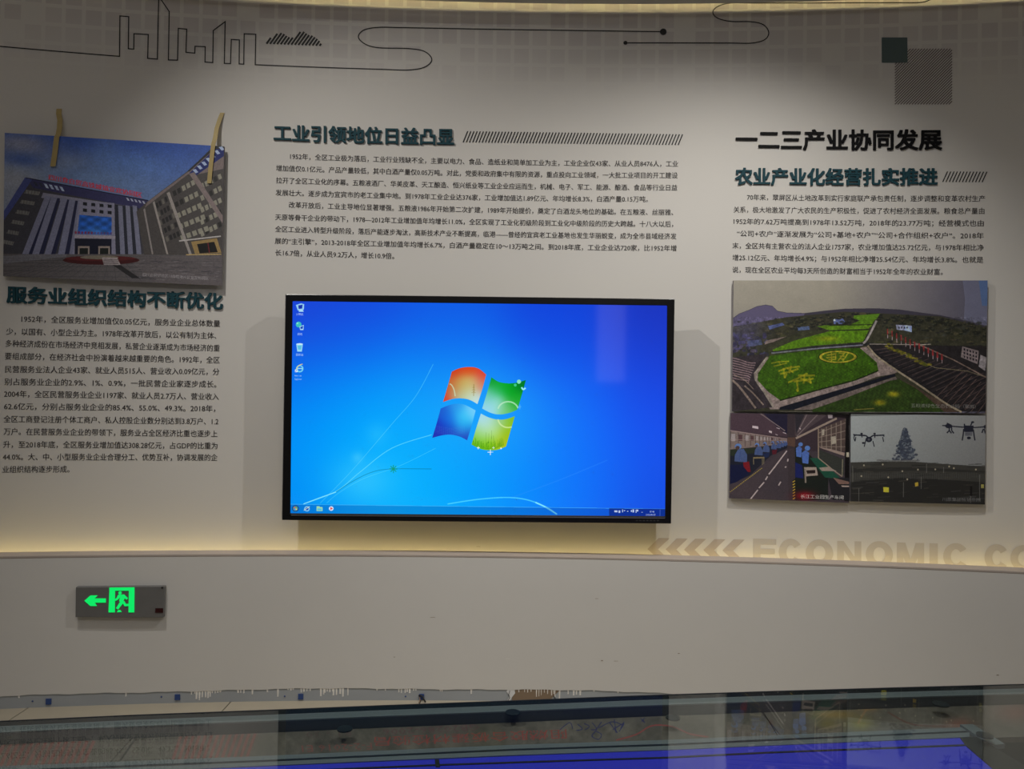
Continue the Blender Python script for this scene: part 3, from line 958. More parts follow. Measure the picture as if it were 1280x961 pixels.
    arc = [zx(395 + 50 * math.sin(t), 372 - 120 * math.cos(t) * 1.0) for t in [0.1 + 1.3 * i / 8 for i in range(9)]]
    A.line(arc, 1.4, (200, 225, 190), .75)
    arc = [zx(868 + 82 * math.cos(t), 465 - 70 * math.sin(t)) for t in [0.25 + 2.7 * i / 10 for i in range(11)]]
    A.line(arc, 1.8, (190, 235, 200), .75)
    arc = [zx(868 + 82 * math.cos(t), 525 + 78 * math.sin(t)) for t in [1.2 + 1.8 * i / 10 for i in range(11)]]
    A.line(arc, 1.8, (215, 240, 170), .7)
    A.ell(*zx(955, 235), 2.6, 2.6, (130, 225, 190)); A.ell(*zx(925, 262), 1.8, 1.8, (60, 200, 140))
    A.line([zx(975, 280), zx(988, 300), zx(1008, 285)], 2.0, (150, 235, 250))
    for (x, y, r_) in ((727, 800, 3.6), (630, 765, 1.8), (752, 765, 1.5), (812, 770, 1.2)):
        p = zx(x, y)
        A.line([(p[0] - r_, p[1]), (p[0] + r_, p[1])], .7, (235, 250, 255)); A.line([(p[0], p[1] - r_), (p[0], p[1] + r_)], .7, (235, 250, 255))
    p = zx(962, 437); A.line([(p[0] - 2, p[1]), (p[0] + 2, p[1])], .6, (90, 190, 255)); A.line([(p[0], p[1] - 3), (p[0], p[1] + 3)], .6, (90, 190, 255))
    # desktop icons
    # computer
    A.poly([(369.5, 381), (376, 379), (380, 380), (379.5, 387), (372, 388)], (150, 205, 240))
    A.poly([(372.5, 381.5), (378, 380.5), (377.5, 385.5), (373, 386)], (20, 50, 170))
    A.poly([(374, 387), (378, 387), (379.5, 389.5), (373, 389.5)], (170, 220, 245))
    # network
    A.ell(373, 405.5, 3.6, 3.6, (60, 190, 190)); A.poly([(374, 408), (379.5, 406), (379, 412.5), (375, 412.5)], (170, 215, 245)); A.poly([(375, 408.6), (378.6, 407.2), (378.2, 411), (375.4, 411)], (20, 70, 180))
    A.ell(371.5, 404, 1.2, 1.2, (130, 230, 200))
    # bin
    A.poly([(370, 430), (378.3, 430), (377, 439.5), (371.3, 439.5)], (150, 215, 245)); A.poly([(371.5, 432), (377, 431.5), (376, 437), (372.5, 437)], (90, 190, 225))
    A.ell(374.2, 430, 4.2, 1.0, (200, 235, 250))
    # browser e with a shortcut arrow
    A.ell(374.4, 460.8, 4.7, 4.7, (110, 205, 240)); A.ell(374.4, 460.8, 2.9, 2.9, (15, 110, 235)); A.poly([(371, 460), (378, 460), (378, 461.3), (371, 461.3)], (150, 225, 245))
    A.line(catmull([(369.5, 464.5), (371, 459.5), (374, 456.5), (378, 455)]), .9, (235, 205, 110))
    A.poly([(368.3, 461.8), (371.6, 461.8), (371.6, 465.1), (368.3, 465.1)], (225, 240, 250)); A.line([(369, 464.4), (371, 462.4)], .6, (30, 90, 200))
    wt = (225, 238, 255)
    for s_, x, y in (('计算机', 369.6, 394), ('网络', 371.5, 418.8), ('回收站', 369.5, 444.6)):
        A.text(s_, (x, y), (3.1, .03), (0, -3.3), wt, .85)
    A.text('Internet', (368, 470.5), (2.6, .03), (0, -3.2), wt, .85)
    A.text('Explorer', (368, 474.8), (2.5, .03), (0, -3.2), wt, .85)
    # task bar
    tb = lambda x: 630.3 + (x - 363) * (636.2 - 630.3) / 469
    P = [(360, tb(360)), (836, tb(836)), (836, 650), (360, 650)]
    A.poly(P, (8, 60, 150), .30); A.line([(360, tb(360)), (836, tb(836))], .7, (90, 190, 250), .6)
    A.poly([(762, tb(762)), (836, tb(836)), (836, 650), (762, 650)], (10, 20, 95), .55)
    A.ell(369, 635.6, 4.4, 4.1, (25, 60, 110)); A.ell(369, 635.6, 3.4, 3.2, (60, 130, 170))
    for dx_, dy_, cc in ((-1, -1, (220, 100, 50)), (1, -1, (110, 190, 60)), (-1, 1, (80, 160, 230)), (1, 1, (240, 210, 80))):
        A.poly([(369 + dx_ * .2, 635.6 + dy_ * .2), (369 + dx_ * 1.8, 635.6 + dy_ * .2), (369 + dx_ * 1.8, 635.6 + dy_ * 1.7), (369 + dx_ * .2, 635.6 + dy_ * 1.7)], cc)
    A.ell(383.5, 636, 3.5, 3.3, (130, 200, 240)); A.ell(383.5, 636, 2, 1.9, (20, 80, 190)); A.line([(379.6, 638), (387, 633)], .7, (220, 220, 180))
    A.poly([(395.5, 632.8), (399, 632.8), (400, 633.8), (403, 633.8), (403, 638.8), (395.5, 638.8)], (160, 215, 170)); A.poly([(396.5, 635.5), (402, 635.5), (402, 638), (396.5, 638)], (90, 190, 220))
    A.ell(414, 635.7, 2.9, 2.8, (215, 230, 250)); A.poly([(413, 633.8), (416.2, 635.7), (413, 637.6)], (220, 60, 60))
    # tray
    for x, y, w_, h_ in ((768.5, 638, 3.8, 2.4), (773.5, 638.1, 2.4, 3), (778, 636.8, 1.2, 3.6), (780, 637.8, 1.8, 1), (784.2, 638.6, 1.6, 1), (789, 637.6, 1.4, 2.4), (791, 636.8, 2, 3.6), (795, 637, .9, 4), (796.2, 637, 2, 2.2), (802, 640, 2, .5)):
        A.poly([(x, y), (x + w_, y), (x + w_, y + h_), (x, y + h_)], wt, .8)
    A.text('15:41', (812.5, 640.6), (2.6, .03), (0, -2.9), wt, .9, offset=.01)
    A.text('2022/9/23', (807.5, 644.4), (3.0, .03), (0, -2.9), wt, .9, offset=.01)
    A.line([(825.3, 637), (825.3, 646)], .5, (90, 130, 220), .8)
    A.poly([(826, 637), (836, 637), (836, 650), (826, 650)], (14, 50, 140), .6)
    return A.image('desktop_picture')


m_screen = print_mat('lit_screen', desktop(), rough=0.06, emit=True, spec=0.5)
mesh('screen', [p + Vector((0, 0.0045, 0)) for p in (i3[3], i3[2], i3[1], i3[0])], [(0, 1, 2, 3)], m_screen, tv, [(0, 0), (1, 0), (1, 1), (0, 1)])


# ================================================================ EXIT SIGN
sl = lambda px, py, off: (lambda q: cyl(q[0], q[1], off, RL))(sz(px, py, RL))
es = thing('exit_sign', 'grey emergency exit sign with a glowing green arrow and running figure', 'sign', sl(152, 770, 0))
q = [(97.5, 732), (208, 731), (206.5, 770), (97, 769.5)]
fr_ = [sl(*p, 0.024) for p in q]
bk = [sl(*p, 0.0) for p in q]
o = mesh('housing', fr_ + bk, [(0, 3, 2, 1), (4, 5, 6, 7), (0, 1, 5, 4), (1, 2, 6, 5), (2, 3, 7, 6), (3, 0, 4, 7)], m_signgrey, es)
b_ = o.modifiers.new('bevel', 'BEVEL'); b_.width = .0025; b_.segments = 2
nrm = (fr_[1] - fr_[0]).cross(fr_[3] - fr_[0]).normalized()
if nrm.y > 0: nrm = -nrm
# the plate is flat: drop marks on its plane


def plate(px, py, off=0.0008):
    d = ray(px, py); o_ = Vector((0, 0, CAM_H)); t = (fr_[0] - o_).dot(nrm) / d.dot(nrm)
    return o_ + d * t + nrm * off


def mark(name, polys, material, off=0.0008, parent=es):
    v, f = [], []
    for p in polys:
        b = len(v); n_ = len(p)
        v += [plate(x, y, off + .0012) for x, y in p] + [plate(x, y, off - .0006) for x, y in p]
        f.append(tuple(range(b, b + n_)))
        f += [(b + i, b + n_ + i, b + n_ + (i + 1) % n_, b + (i + 1) % n_) for i in range(n_)]
    return mesh(name, v, f, material, parent)


z6 = lambda x, y: (60 + x / 6.4, 710 + y / 6.4)
o = mark('arrow', [[z6(292, 260), z6(340, 218), z6(398, 218), z6(374, 242), z6(463, 242), z6(463, 275), z6(374, 275), z6(392, 302), z6(340, 302)]], m_green); o['label'] = 'glowing green arrow pointing left'
o = mark('door_frame', [[z6(492, 155), z6(692, 153), z6(692, 180), z6(492, 180)], [z6(492, 180), z6(537, 180), z6(535, 353), z6(485, 353)],
                    [z6(648, 180), z6(692, 180), z6(690, 353), z6(645, 353)]], m_green); o['label'] = 'glowing green doorway pictogram'
fig = [[z6(577 + 13 * math.cos(t), 198 + 14 * math.sin(t)) for t in [k * math.pi / 6 for k in range(12)]],
       [z6(560, 214), z6(610, 210), z6(622, 222), z6(604, 262), z6(608, 285), z6(586, 280), z6(570, 262), z6(578, 232)],
       [z6(560, 214), z6(578, 232), z6(560, 252), z6(540, 262), z6(537, 246), z6(550, 238)],
       [z6(610, 210), z6(640, 240), z6(630, 252), z6(608, 236), z6(612, 222)],
       [z6(576, 270), z6(600, 282), z6(562, 330), z6(545, 320)],
       [z6(596, 268), z6(610, 262), z6(624, 286), z6(656, 284), z6(658, 302), z6(612, 304)],
       [z6(553, 352), z6(560, 336), z6(578, 334), z6(590, 350)]]
o = mark('running_figure', fig, m_green, 0.0008); o['label'] = 'glowing green running figure'
o = mark('indicator_window', [[z6(860, 320), z6(922, 320), z6(921, 356), z6(858, 356)]], m_signred); o['label'] = 'small dark red indicator window'
mark('screw', [[z6(914 + 9 * math.cos(t), 156 + 8 * math.sin(t)) for t in [k * math.pi / 5 for k in range(10)]]], m_blackmat)


# ================================================================ PICTURE BOARDS
def board(name, label, quad_px, off, art_im, thick=0.02, rough=0.4):
    cx = sum(p[0] for p in quad_px) / 4; by = quad_px[3][1]
    s, z = sz(cx, by)
    t = thing(name, label, 'picture', cyl(s, z, 0))
    fr = [hit_c(*p, RU - off) for p in quad_px]
    out = Vector((0, -1, 0))
    m = print_mat(name + '_print', art_im, rough=rough)
    sheet('picture_print', [p + out * 0.0006 for p in fr], m, t)
    v = fr + [p - out * thick for p in fr]
    mesh('foam_board', v, [(0, 3, 2, 1), (4, 5, 6, 7), (0, 1, 5, 4), (1, 2, 6, 5), (2, 3, 7, 6), (3, 0, 4, 7)], m_foam, t)
    return t


def art_building():
    Q = [(6, 166), (280, 183), (277, 357), (4, 345)]
    A = Art(Q, 4, (60, 90, 135))
    X, Y = A.PX, A.PY
    z = lambda x, y: (x / 4.003, 130 + y / 4.003)
    t = np.clip((Y - 165) / 100, 0, 1)[..., None]
    A.a = (np.array((26, 50, 112)) * (1 - t) + np.array((72, 88, 116)) * t).astype(np.float32)
    for (x, y, rx, ry, c, al, ro) in ((25, 180, 40, 14, (98, 98, 108), .8, .1), (20, 222, 45, 22, (104, 106, 110), .9, .15), (70, 205, 50, 12, (90, 98, 116), .7, -.1),
                                      (30, 200, 22, 7, (32, 52, 104), .7, .1), (130, 190, 16, 22, (62, 86, 130), .5, .5), (170, 205, 40, 14, (62, 88, 134), .6, .1), (120, 225, 60, 16, (80, 98, 124), .6, .1),
                                      (12, 250, 20, 20, (98, 100, 108), .7, 0)):
        A.glow(x, y, rx, ry, c, al, 1.6, ro)
    n = A.noise(.05, 9, seed=2); A.noise(.03, 3, seed=3)
    # ground
    A.poly([z(0, 745), z(1150, 745), z(1150, 930), z(0, 930)], (60, 58, 60))
    for k in range(26):
        x = -200 + k * 65
        A.line([z(560 + (x - 560) * .25, 762), z(x, 890)], .45, (36, 36, 40), .7)
    for y in (772, 782, 795, 812, 835, 862):
        A.line([z(0, y), z(1120, y + 6)], .5, (36, 36, 40), .7)
    A.poly([z(620, 765), z(1150, 760), z(1150, 930), z(820, 930)], (66, 62, 64), .5)
    for k in range(70):
        x = random.uniform(640, 1080); y = random.uniform(785, 880)
        A.line([z(x, y), z(x + random.uniform(20, 60), y - random.uniform(-4, 6))], .5, random.choice(((34, 34, 40), (86, 84, 88))), .7)
    A.poly([z(560, 805), z(600, 805), z(700, 872), z(660, 872)], (18, 18, 20), .8)
    A.poly([z(15, 760), z(330, 745), z(330, 765), z(15, 800)], (84, 86, 96), .45)
    # left building mass
    A.poly([z(15, 560), z(15, 545), z(130, 368), z(740, 482), z(690, 560), z(720, 750), z(15, 750)], (40, 40, 46))
    A.poly([z(130, 368), z(740, 482), z(700, 525), z(165, 420)], (34, 34, 62))
    A.poly([z(15, 545), z(125, 368), z(160, 380), z(15, 590)], (42, 48, 88))
    A.poly([z(215, 445), z(690, 520), z(690, 545), z(205, 470)], (86, 86, 100))
    for k in range(6):
        A.poly([z(165 + k * 26, 388 + k * 5), z(180 + k * 26, 391 + k * 5), z(192 + k * 26, 414 + k * 5), z(178 + k * 26, 411 + k * 5)], (112, 122, 140) if k > 1 else (30, 32, 46))
    for k in range(5):
        A.poly([z(628 + k * 20, 470 + k * 4), z(638 + k * 20, 472 + k * 4), z(646 + k * 20, 486 + k * 4), z(636 + k * 20, 484 + k * 4)], (112, 116, 130))
    A.line([z(130, 370), z(740, 485)], 1.0, (14, 16, 28))
    # windows of left wing
    for r_ in range(6):
        y0 = 430 + r_ * 50; xl = 120 - r_ * 22; xr = 200 - r_ * 26
        A.poly([z(xl + 10, y0), z(xr, y0 + 10), z(xr - 6, y0 + 28), z(xl, y0 + 18)], (84, 84, 82), .8)
        for k in range(5):
            x = xl + 8 + (xr - xl) * k / 5
            A.line([z(x, y0), z(x - 4, y0 + 22)], .5, (34, 34, 36), .8)
    # pale pillars left group
    for (xt, xb, w_, yt) in ((225, 110, 32, 460), (255, 160, 34, 465), (305, 220, 34, 472), (345, 288, 34, 478), (388, 345, 30, 484)):
        A.poly([z(xt, yt), z(xt + w_ * .9, yt + 4), z(xb + w_, 752), z(xb, 752)], (80, 82, 100))
        A.poly([z(xt + w_ * .9, yt + 6), z(xt + w_ * .9 + 14, yt + 9), z(xb + w_ + 22, 752), z(xb + w_, 752)], (22, 24, 44))
    # pale pillars right group
    A.poly([z(555, 500), z(690, 520), z(705, 752), z(560, 752)], (26, 28, 36))
    for (xt, xb, w_) in ((548, 556, 20), (588, 600, 22), (625, 640, 22), (660, 682, 22)):
        A.poly([z(xt, 508), z(xt + w_, 512), z(xb + w_ + 2, 752), z(xb, 752)], (78, 80, 96))
    # centre block
    A.poly([z(395, 480), z(570, 498), z(575, 750), z(365, 750)], (88, 88, 104))
    for r_ in range(2):
        for k in range(4):
            x = 413 + k * 41; y = 492 + r_ * 32 + k * 4
            A.poly([z(x, y), z(x + 20, y + 2), z(x + 20, y + 18), z(x, y + 16)], (14, 16, 22))
    A.poly([z(395, 556), z(556, 568), z(556, 656), z(385, 652)], (22, 58, 120), 1, lambda X, Y, c: c * (1 + .25 * np.sin(X * .35) * np.sin(Y * .6))[..., None])
    A.glow(118, 290, 14, 5, (60, 110, 160), .4)
    for k in range(12):
        A.line([z(372 + k * 16, 644 + k * .4), z(382 + k * 16, 645 + k * .4)], 3, (95, 26, 42), .8 if k < 6 else .4)
    A.poly([z(370, 656), z(575, 662), z(575, 676), z(370, 672)], (104, 100, 110))
    A.poly([z(372, 674), z(556, 676), z(556, 752), z(372, 752)], (14, 16, 28))
    for x in (388, 490):
        A.poly([z(x, 712), z(x + 58, 712), z(x + 58, 752), z(x, 752)], (96, 88, 84)); A.poly([z(x + 8, 722), z(x + 50, 722), z(x + 50, 752), z(x + 8, 752)], (16, 20, 20))
    # right wing
    A.poly([z(680, 540), z(735, 490), z(940, 335), z(1075, 205), z(1150, 205), z(1150, 757), z(720, 755)], (48, 46, 46))
    A.poly([z(735, 492), z(940, 340), z(1075, 210), z(1150, 210), z(1150, 318), z(1000, 350), z(940, 352), z(720, 522)], (80, 72, 72))
    A.poly([z(1078, 204), z(1150, 215), z(1150, 232), z(1070, 228), z(945, 340), z(935, 338)], (26, 28, 32))
    A.poly([z(945, 348), z(1075, 225), z(1150, 225), z(1150, 240), z(975, 362)], (18, 26, 70))
    for k in range(7):
        x = 962 + k * 22; y = 330 - k * 19
        A.poly([z(x, y), z(x + 16, y - 4), z(x + 30, y + 12), z(x + 16, y + 18)], (112, 124, 150))
    # floors of the right wing
    for r_ in range(6):
        for (xa, xb2, ya_, yb2) in ((1000, 1110, 402 + r_ * 60, 345 + r_ * 60), (860 + r_ * 10, 975 + r_ * 18, 440 + r_ * 55, 375 + r_ * 58), (775 + r_ * 8, 850 + r_ * 12, 500 + r_ * 44, 450 + r_ * 46)):
            if ya_ > 700: continue
            nwin = 5
            for k in range(nwin):
                xk = xa + (xb2 - xa) * k / nwin; yk = ya_ + (yb2 - ya_) * k / nwin; dx_ = (xb2 - xa) / nwin * .7
                br = random.choice((0, 1, 1, 1)) if xa > 850 else random.choice((0, 0, 1))
                col = (98, 97, 88) if (br and r_ < 5) else (26, 26, 26)
                if xa < 850: col = (70, 68, 64) if br else (24, 24, 26)
                A.poly([z(xk, yk), z(xk + dx_, yk - (ya_ - yb2) / nwin * .7), z(xk + dx_ + 8, yk - (ya_ - yb2) / nwin * .7 + 24), z(xk + 8, yk + 24)], col, .9)
    for (xt, yt, xb2, w_, c_) in ((945, 350, 1115, 26, (84, 76, 76)), (832, 448, 945, 14, (100, 96, 94)), (762, 495, 832, 9, (100, 96, 94)), (715, 530, 758, 8, (92, 88, 88))):
        yb3 = 600 if w_ == 26 else 752
        A.poly([z(xt, yt), z(xt + w_, yt - 8), z(xb2 + w_, yb3), z(xb2, yb3)], c_)
    A.line([z(895, 686), z(1105, 662)], 1.6, (120, 118, 118))
    A.poly([z(955, 690), z(1085, 672), z(1108, 745), z(975, 750)], (100, 84, 54)); A.poly([z(985, 702), z(1072, 690), z(1090, 742), z(998, 748)], (16, 16, 16))
    A.line([z(1040, 695), z(1048, 745)], 1.2, (70, 22, 26))
    A.line([z(930, 755), z(1108, 752)], 1.4, (120, 104, 70))
    # red flower bed
    A.ell(*z(505, 782), 48, 5.6, (40, 14, 16), n=30); A.ell(*z(500, 773), 44, 3.2, (54, 20, 22), n=30)
    A.ell(*z(495, 768), 24, 2.4, (78, 74, 66), n=24)
    A.poly([z(508, 768), z(585, 770), z(602, 806), z(518, 804)], (110, 104, 106))
    for k in range(4): A.line([z(516, 777 + k * 7), z(592, 779 + k * 7)], .8, (52, 48, 52))
    A.noise(.10, 1.3, seed=8)
    # red roof sign and the faint caption
    A.text('四川食自贸高铁城镇宜宾协同区', z(240, 377), (8.35, 1.66), (0.2, -7.6), (140, 30, 40), 1.0, offset=.05)
    A.line([z(240, 378), z(690, 465)], .9, (100, 60, 66), .7)
    A.text('四川自贸试验区川南临港片区宜宾协同区', z(712, 860), (4.62, .28), (0, -4.6), (116, 114, 118), .8)
    return A.image('building_picture', 3.3)


def art_farm():
    Q = [(917, 350.5), (1234.5, 350.5), (1232, 516.5), (915, 514)]
    A = Art(Q, 4, (100, 98, 96))
    X, Y = A.PX, A.PY
    z = lambda x, y: (900 + x / 3.556, 340 + y / 3.556)
    t = np.clip((X - 1040) / 170, 0, 1)[..., None]; s_ = np.clip((Y - 350) / 60, 0, 1)[..., None]
    A.a = ((np.array((112, 109, 101)) * (1 - t) + np.array((66, 65, 78)) * t) * (1 - .06 * s_)).astype(np.float32)
    A.poly([z(1080, 36), z(1195, 36), z(1195, 240), z(1085, 210), z(1090, 120)], (86, 90, 112), .55)
    A.poly([z(1150, 36), z(1195, 36), z(1195, 150), z(1165, 150)], (50, 78, 122), .6)
    A.noise(.025, 8, seed=4)
    # far hill
    A.poly([z(50, 210), z(85, 185), z(130, 168), z(165, 152), z(205, 145), z(235, 150), z(258, 172), z(300, 180), z(380, 182), z(480, 170), z(560, 162), z(700, 160), z(800, 165), z(980, 190), z(1090, 215), z(1195, 245), z(1195, 420), z(50, 420)], (42, 40, 50))
    A.poly([z(50, 215), z(85, 187), z(130, 170), z(165, 154), z(205, 147), z(235, 152), z(258, 174), z(300, 182), z(380, 184), z(360, 230), z(50, 270)], (64, 60, 82))
    A.poly([z(50, 245), z(300, 200), z(560, 175), z(980, 195), z(1195, 250), z(1195, 620), z(50, 620)], (38, 38, 30))
    rg = random.Random(11)
    for k in range(420):   # dark wooded ground
        x = rg.uniform(60, 1190); y = rg.uniform(180 + max(0, (x - 700) * .1), 420)
        if y < 180 + abs(x - 640) * .06: continue
        A.ell(*z(x, y), rg.uniform(1.5, 5), rg.uniform(.8, 2), rg.choice(((28, 30, 22), (46, 48, 30), (34, 36, 34), (60, 56, 40), (24, 24, 26))), .7, n=9)
    for k in range(60):
        x = rg.uniform(55, 210); y = rg.uniform(270, 370)
        A.ell(*z(x, y), rg.uniform(1.5, 4), rg.uniform(1, 3), rg.choice(((34, 32, 52), (50, 48, 80), (62, 56, 74), (26, 26, 34))), .8, n=8)
    A.poly([z(215, 240), z(280, 225), z(290, 235), z(222, 256)], (54, 62, 96)); A.poly([z(120, 305), z(185, 300), z(190, 322), z(130, 332)], (58, 70, 108), .6)
    A.poly([z(345, 245), z(400, 240), z(402, 255), z(350, 260)], (56, 68, 96)); A.poly([z(508, 210), z(550, 205), z(560, 220), z(550, 230), z(510, 230)], (64, 74, 112)); A.poly([z(508, 210), z(515, 207), z(518, 216), z(508, 218)], (150, 160, 180))
    A.poly([z(205, 305), z(300, 285), z(240, 310), z(200, 322)], (92, 82, 78))
    A.poly([z(220, 330), z(350, 268), z(500, 250), z(520, 262), z(330, 310), z(232, 345)], (40, 42, 30))
    for k in range(170):   # darker tree clumps with lit tops along the ridge and hedges
        x = rg.uniform(300, 1190); y = 176 + abs(x - 640) ** 1.5 * .0042 + rg.uniform(0, 60)
        A.ell(*z(x, y + 4), rg.uniform(1.4, 3.6), rg.uniform(1.0, 2.2), (20, 22, 20), .75, n=9)
        A.ell(*z(x - 2, y - 1), rg.uniform(.8, 1.8), rg.uniform(.5, 1.0), rg.choice(((58, 58, 40), (48, 52, 44), (66, 60, 46))), .6, n=8)
    A.glow(*z(120, 250), 22, 14, (60, 58, 82), .55); A.glow(*z(90, 300), 16, 10, (54, 52, 84), .4)
    # bright fields in the middle distance
    g = lambda c, nz=.12: (lambda X, Y, cc: np.array(c, np.float32) * (1 + nz * np.sin(X * 2.1 + 3 * np.sin(Y * 1.7)) * np.sin(Y * 3.1 + X))[..., None])
    A.poly([z(600, 192), z(715, 184), z(700, 208), z(630, 215), z(598, 205)], 0, 1, g((60, 90, 22)))
    A.poly([z(630, 212), z(695, 208), z(680, 232), z(585, 232)], 0, 1, g((56, 84, 18)))
    A.poly([z(470, 236), z(680, 234), z(665, 250), z(490, 258), z(435, 240)], 0, 1, g((60, 88, 18)))
    A.poly([z(235, 345), z(330, 305), z(490, 262), z(665, 256), z(640, 308), z(420, 326), z(240, 352)], 0, 1, g((58, 88, 14)))
    A.glow(*z(480, 295), 14, 3, (120, 124, 20), .7)
    A.line([z(490, 236), z(690, 232)], 1.1, (24, 30, 16)); A.line([z(490, 260), z(668, 254)], 1.3, (22, 28, 14))
    A.line(catmull([z(225, 356), z(330, 345), z(440, 332), z(640, 316), z(720, 318), z(900, 320)]), 1.8, (26, 28, 30)); A.line(catmull([z(230, 360), z(440, 338), z(640, 322)]), 1.6, (84, 84, 98))
    # white path rings
    A.line(catmull([z(700, 215), z(680, 255), z(655, 300), z(640, 315)]), 2.6, (112, 108, 108))
    A.poly([z(625, 335), z(655, 330), z(700, 380), z(800, 440), z(775, 452), z(700, 465), z(610, 500), z(500, 535), z(270, 610), z(225, 610), z(160, 500), z(150, 450), z(215, 375), z(222, 390), z(170, 455), z(175, 480), z(270, 560), z(500, 500), z(700, 445), z(705, 420)], (98, 88, 86))
    # main field
    A.poly([z(225, 372), z(330, 356), z(480, 340), z(625, 335), z(700, 400), z(708, 435), z(600, 478), z(480, 510), z(350, 545), z(268, 568), z(215, 530), z(168, 480), z(170, 450)], 0, 1, g((36, 60, 10), .22))
    A.glow(*z(420, 380), 50, 8, (50, 80, 14), .5)
    A.line(catmull([z(708, 437), z(600, 480), z(480, 512), z(350, 548), z(268, 570)]), 1.8, (18, 26, 10))
    for k in range(500):
        x = rg.uniform(180, 700); y = rg.uniform(350, 560)
        pp_ = A.a[int(max(0, min(A.h - 1, A.m(z(x, y))[1]))), int(max(0, min(A.w - 1, A.m(z(x, y))[0])))]
        if pp_[1] > pp_[0] * 1.3 and pp_[1] > pp_[2] * 2:
            A.ell(*z(x, y), rg.uniform(.5, 1.2), rg.uniform(.3, .7), rg.choice(((34, 66, 6), (58, 96, 12))), .6, n=6)
    # round crop emblem
    cx, cy = z(528, 375)
    A.ell(cx, cy, 24.5, 8.2, (16, 22, 8), n=36); A.ell(cx, cy, 23.4, 7.6, (112, 106, 30), n=36); A.ell(cx, cy, 20, 6.0, (46, 68, 10), n=36)
    for a_ in ((-14, -2, -2, -4), (-15, 1, -2, 0), (-12, 3.5, -3, 3), (-8, -5, -8, 5), (1, -5, 8, -4), (2, -1, 8, -1), (0, 5, 9, -5.5), (6, 5, 13, -5), (2, 2, 8, 3), (-3, -4, -3, 4)):
        A.line([(cx + a_[0], cy + a_[1]), (cx + a_[2], cy + a_[3])], 1.5, (108, 102, 28), .85)
    # yellow crop characters, seen flat on the field
    yel = (120, 112, 22)
    for pts in ([(230, 405), (262, 398), (310, 396)], [(240, 418), (300, 404)], [(262, 395), (272, 412)]): A.line([z(*p) for p in pts], 1.6, yel, .55)
    for pts in ([(262, 440), (300, 425), (358, 418)], [(285, 425), (290, 470), (300, 450)], [(268, 452), (320, 440), (352, 428)], [(300, 425), (330, 445)], [(320, 415), (310, 448)]): A.line([z(*p) for p in pts], 2.2, yel, .6)
    for pts in ([(305, 490), (350, 470), (392, 448)], [(350, 458), (425, 458)], [(345, 478), (350, 530)], [(360, 470), (410, 490)], [(330, 485), (420, 472)], [(380, 455), (375, 495)], [(400, 465), (408, 495)], [(350, 530), (343, 520)]): A.line([z(*p) for p in pts], 2.4, yel, .6)
    # lower canal and field
    A.poly([z(270, 600), z(780, 450), z(785, 462), z(330, 612), z(265, 612)], (14, 16, 24)); A.poly([z(330, 612), z(785, 464), z(790, 476), z(420, 612)], (78, 70, 68))
    A.poly([z(415, 610), z(560, 560), z(760, 482), z(800, 476), z(900, 530), z(1020, 600), z(1010, 622), z(415, 622)], 0, 1, g((30, 44, 16), .3))
    A.poly([z(800, 470), z(960, 560), z(1060, 622), z(1000, 622), z(880, 520)], (52, 42, 36))
    A.glow(*z(775, 542), 8, 4, yel, .9, 3); A.glow(*z(715, 580), 8, 4, yel, .9, 3); A.line([z(600, 612), z(690, 606)], 1.2, (110, 100, 50), .7)
    # right road and terraces
    A.poly([z(668, 320), z(1195, 330), z(1195, 620), z(1060, 620), z(800, 450), z(668, 340)], (26, 24, 26))
    for k in range(24):
        x0_ = 676 + k * 19; y0_ = 338 + k * 13.5
        A.line([z(x0_, y0_ + 14), z(x0_ + 46 + k * 10, y0_ + 2 - k * 6 + 12)], 1.7, (14, 14, 18), .8)
    for k in range(20):
        x0_ = 690 + k * 21; y0_ = 335 + k * 14
        A.line([z(x0_, y0_ + 10), z(x0_ + 60 + k * 9, y0_ - 10 - k * 6 + 12)], .9, (58, 48, 48), .8)
    for k in range(9):
        A.line([z(960 + k * 26, 560 + k * 10), z(1080 + k * 20, 440 + k * 12)], .9, (80, 64, 60), .7)
    A.line([z(668, 318), z(900, 322), z(940, 320)], 1.1, (104, 98, 92)); A.line([z(740, 325), z(860, 380), z(960, 425), z(1100, 440), z(1190, 470)], .9, (78, 72, 58))
    for k in range(40):
        t_ = k / 40; A.ell(*z(745 + 195 * t_ + rg.uniform(-8, 8), 325 + 95 * t_ + rg.uniform(-8, 8)), 2.4, 1.4, rg.choice(((70, 68, 18), (52, 56, 16), (86, 80, 26))), .8, n=8)
    A.line(catmull([z(660, 325), z(700, 372), z(780, 430), z(900, 510), z(1000, 580), z(1075, 622)]), 2.3, (106, 98, 84))
    A.line([z(860, 310), z(930, 340), z(1040, 390), z(1195, 475)], 1.5, (84, 72, 66))
    for k in range(13):
        x = 748 + k * 20; y = 262 + k * 9.5
        A.line([z(x, y - 12), z(x + 1, y + 14)], 1.3 + k * .08, (100, 32, 34), .9); A.line([z(x + 1, y + 14), z(x + 1, y + 30)], .8, (120, 108, 112))
    for x, y, w_, h_, c_ in ((785, 232, 70, 30, (104, 108, 130)), (820, 236, 36, 30, (110, 124, 168))): A.poly([z(x, y), z(x + w_, y + 4), z(x + w_, y + h_), z(x + 4, y + h_ - 8)], c_)
    for k in range(4): A.poly([z(796 + k * 12, 240), z(802 + k * 12, 241), z(802 + k * 12, 250), z(796 + k * 12, 249)], (40, 42, 54))
    A.poly([z(1078, 330), z(1150, 350), z(1145, 410), z(1072, 378)], (92, 84, 86))
    for r_ in range(3):
        for k in range(5): A.poly([z(1084 + k * 13, 338 + k * 4 + r_ * 16), z(1091 + k * 13, 340 + k * 4 + r_ * 16), z(1091 + k * 13, 350 + k * 4 + r_ * 16), z(1084 + k * 13, 348 + k * 4 + r_ * 16)], (22, 20, 26))
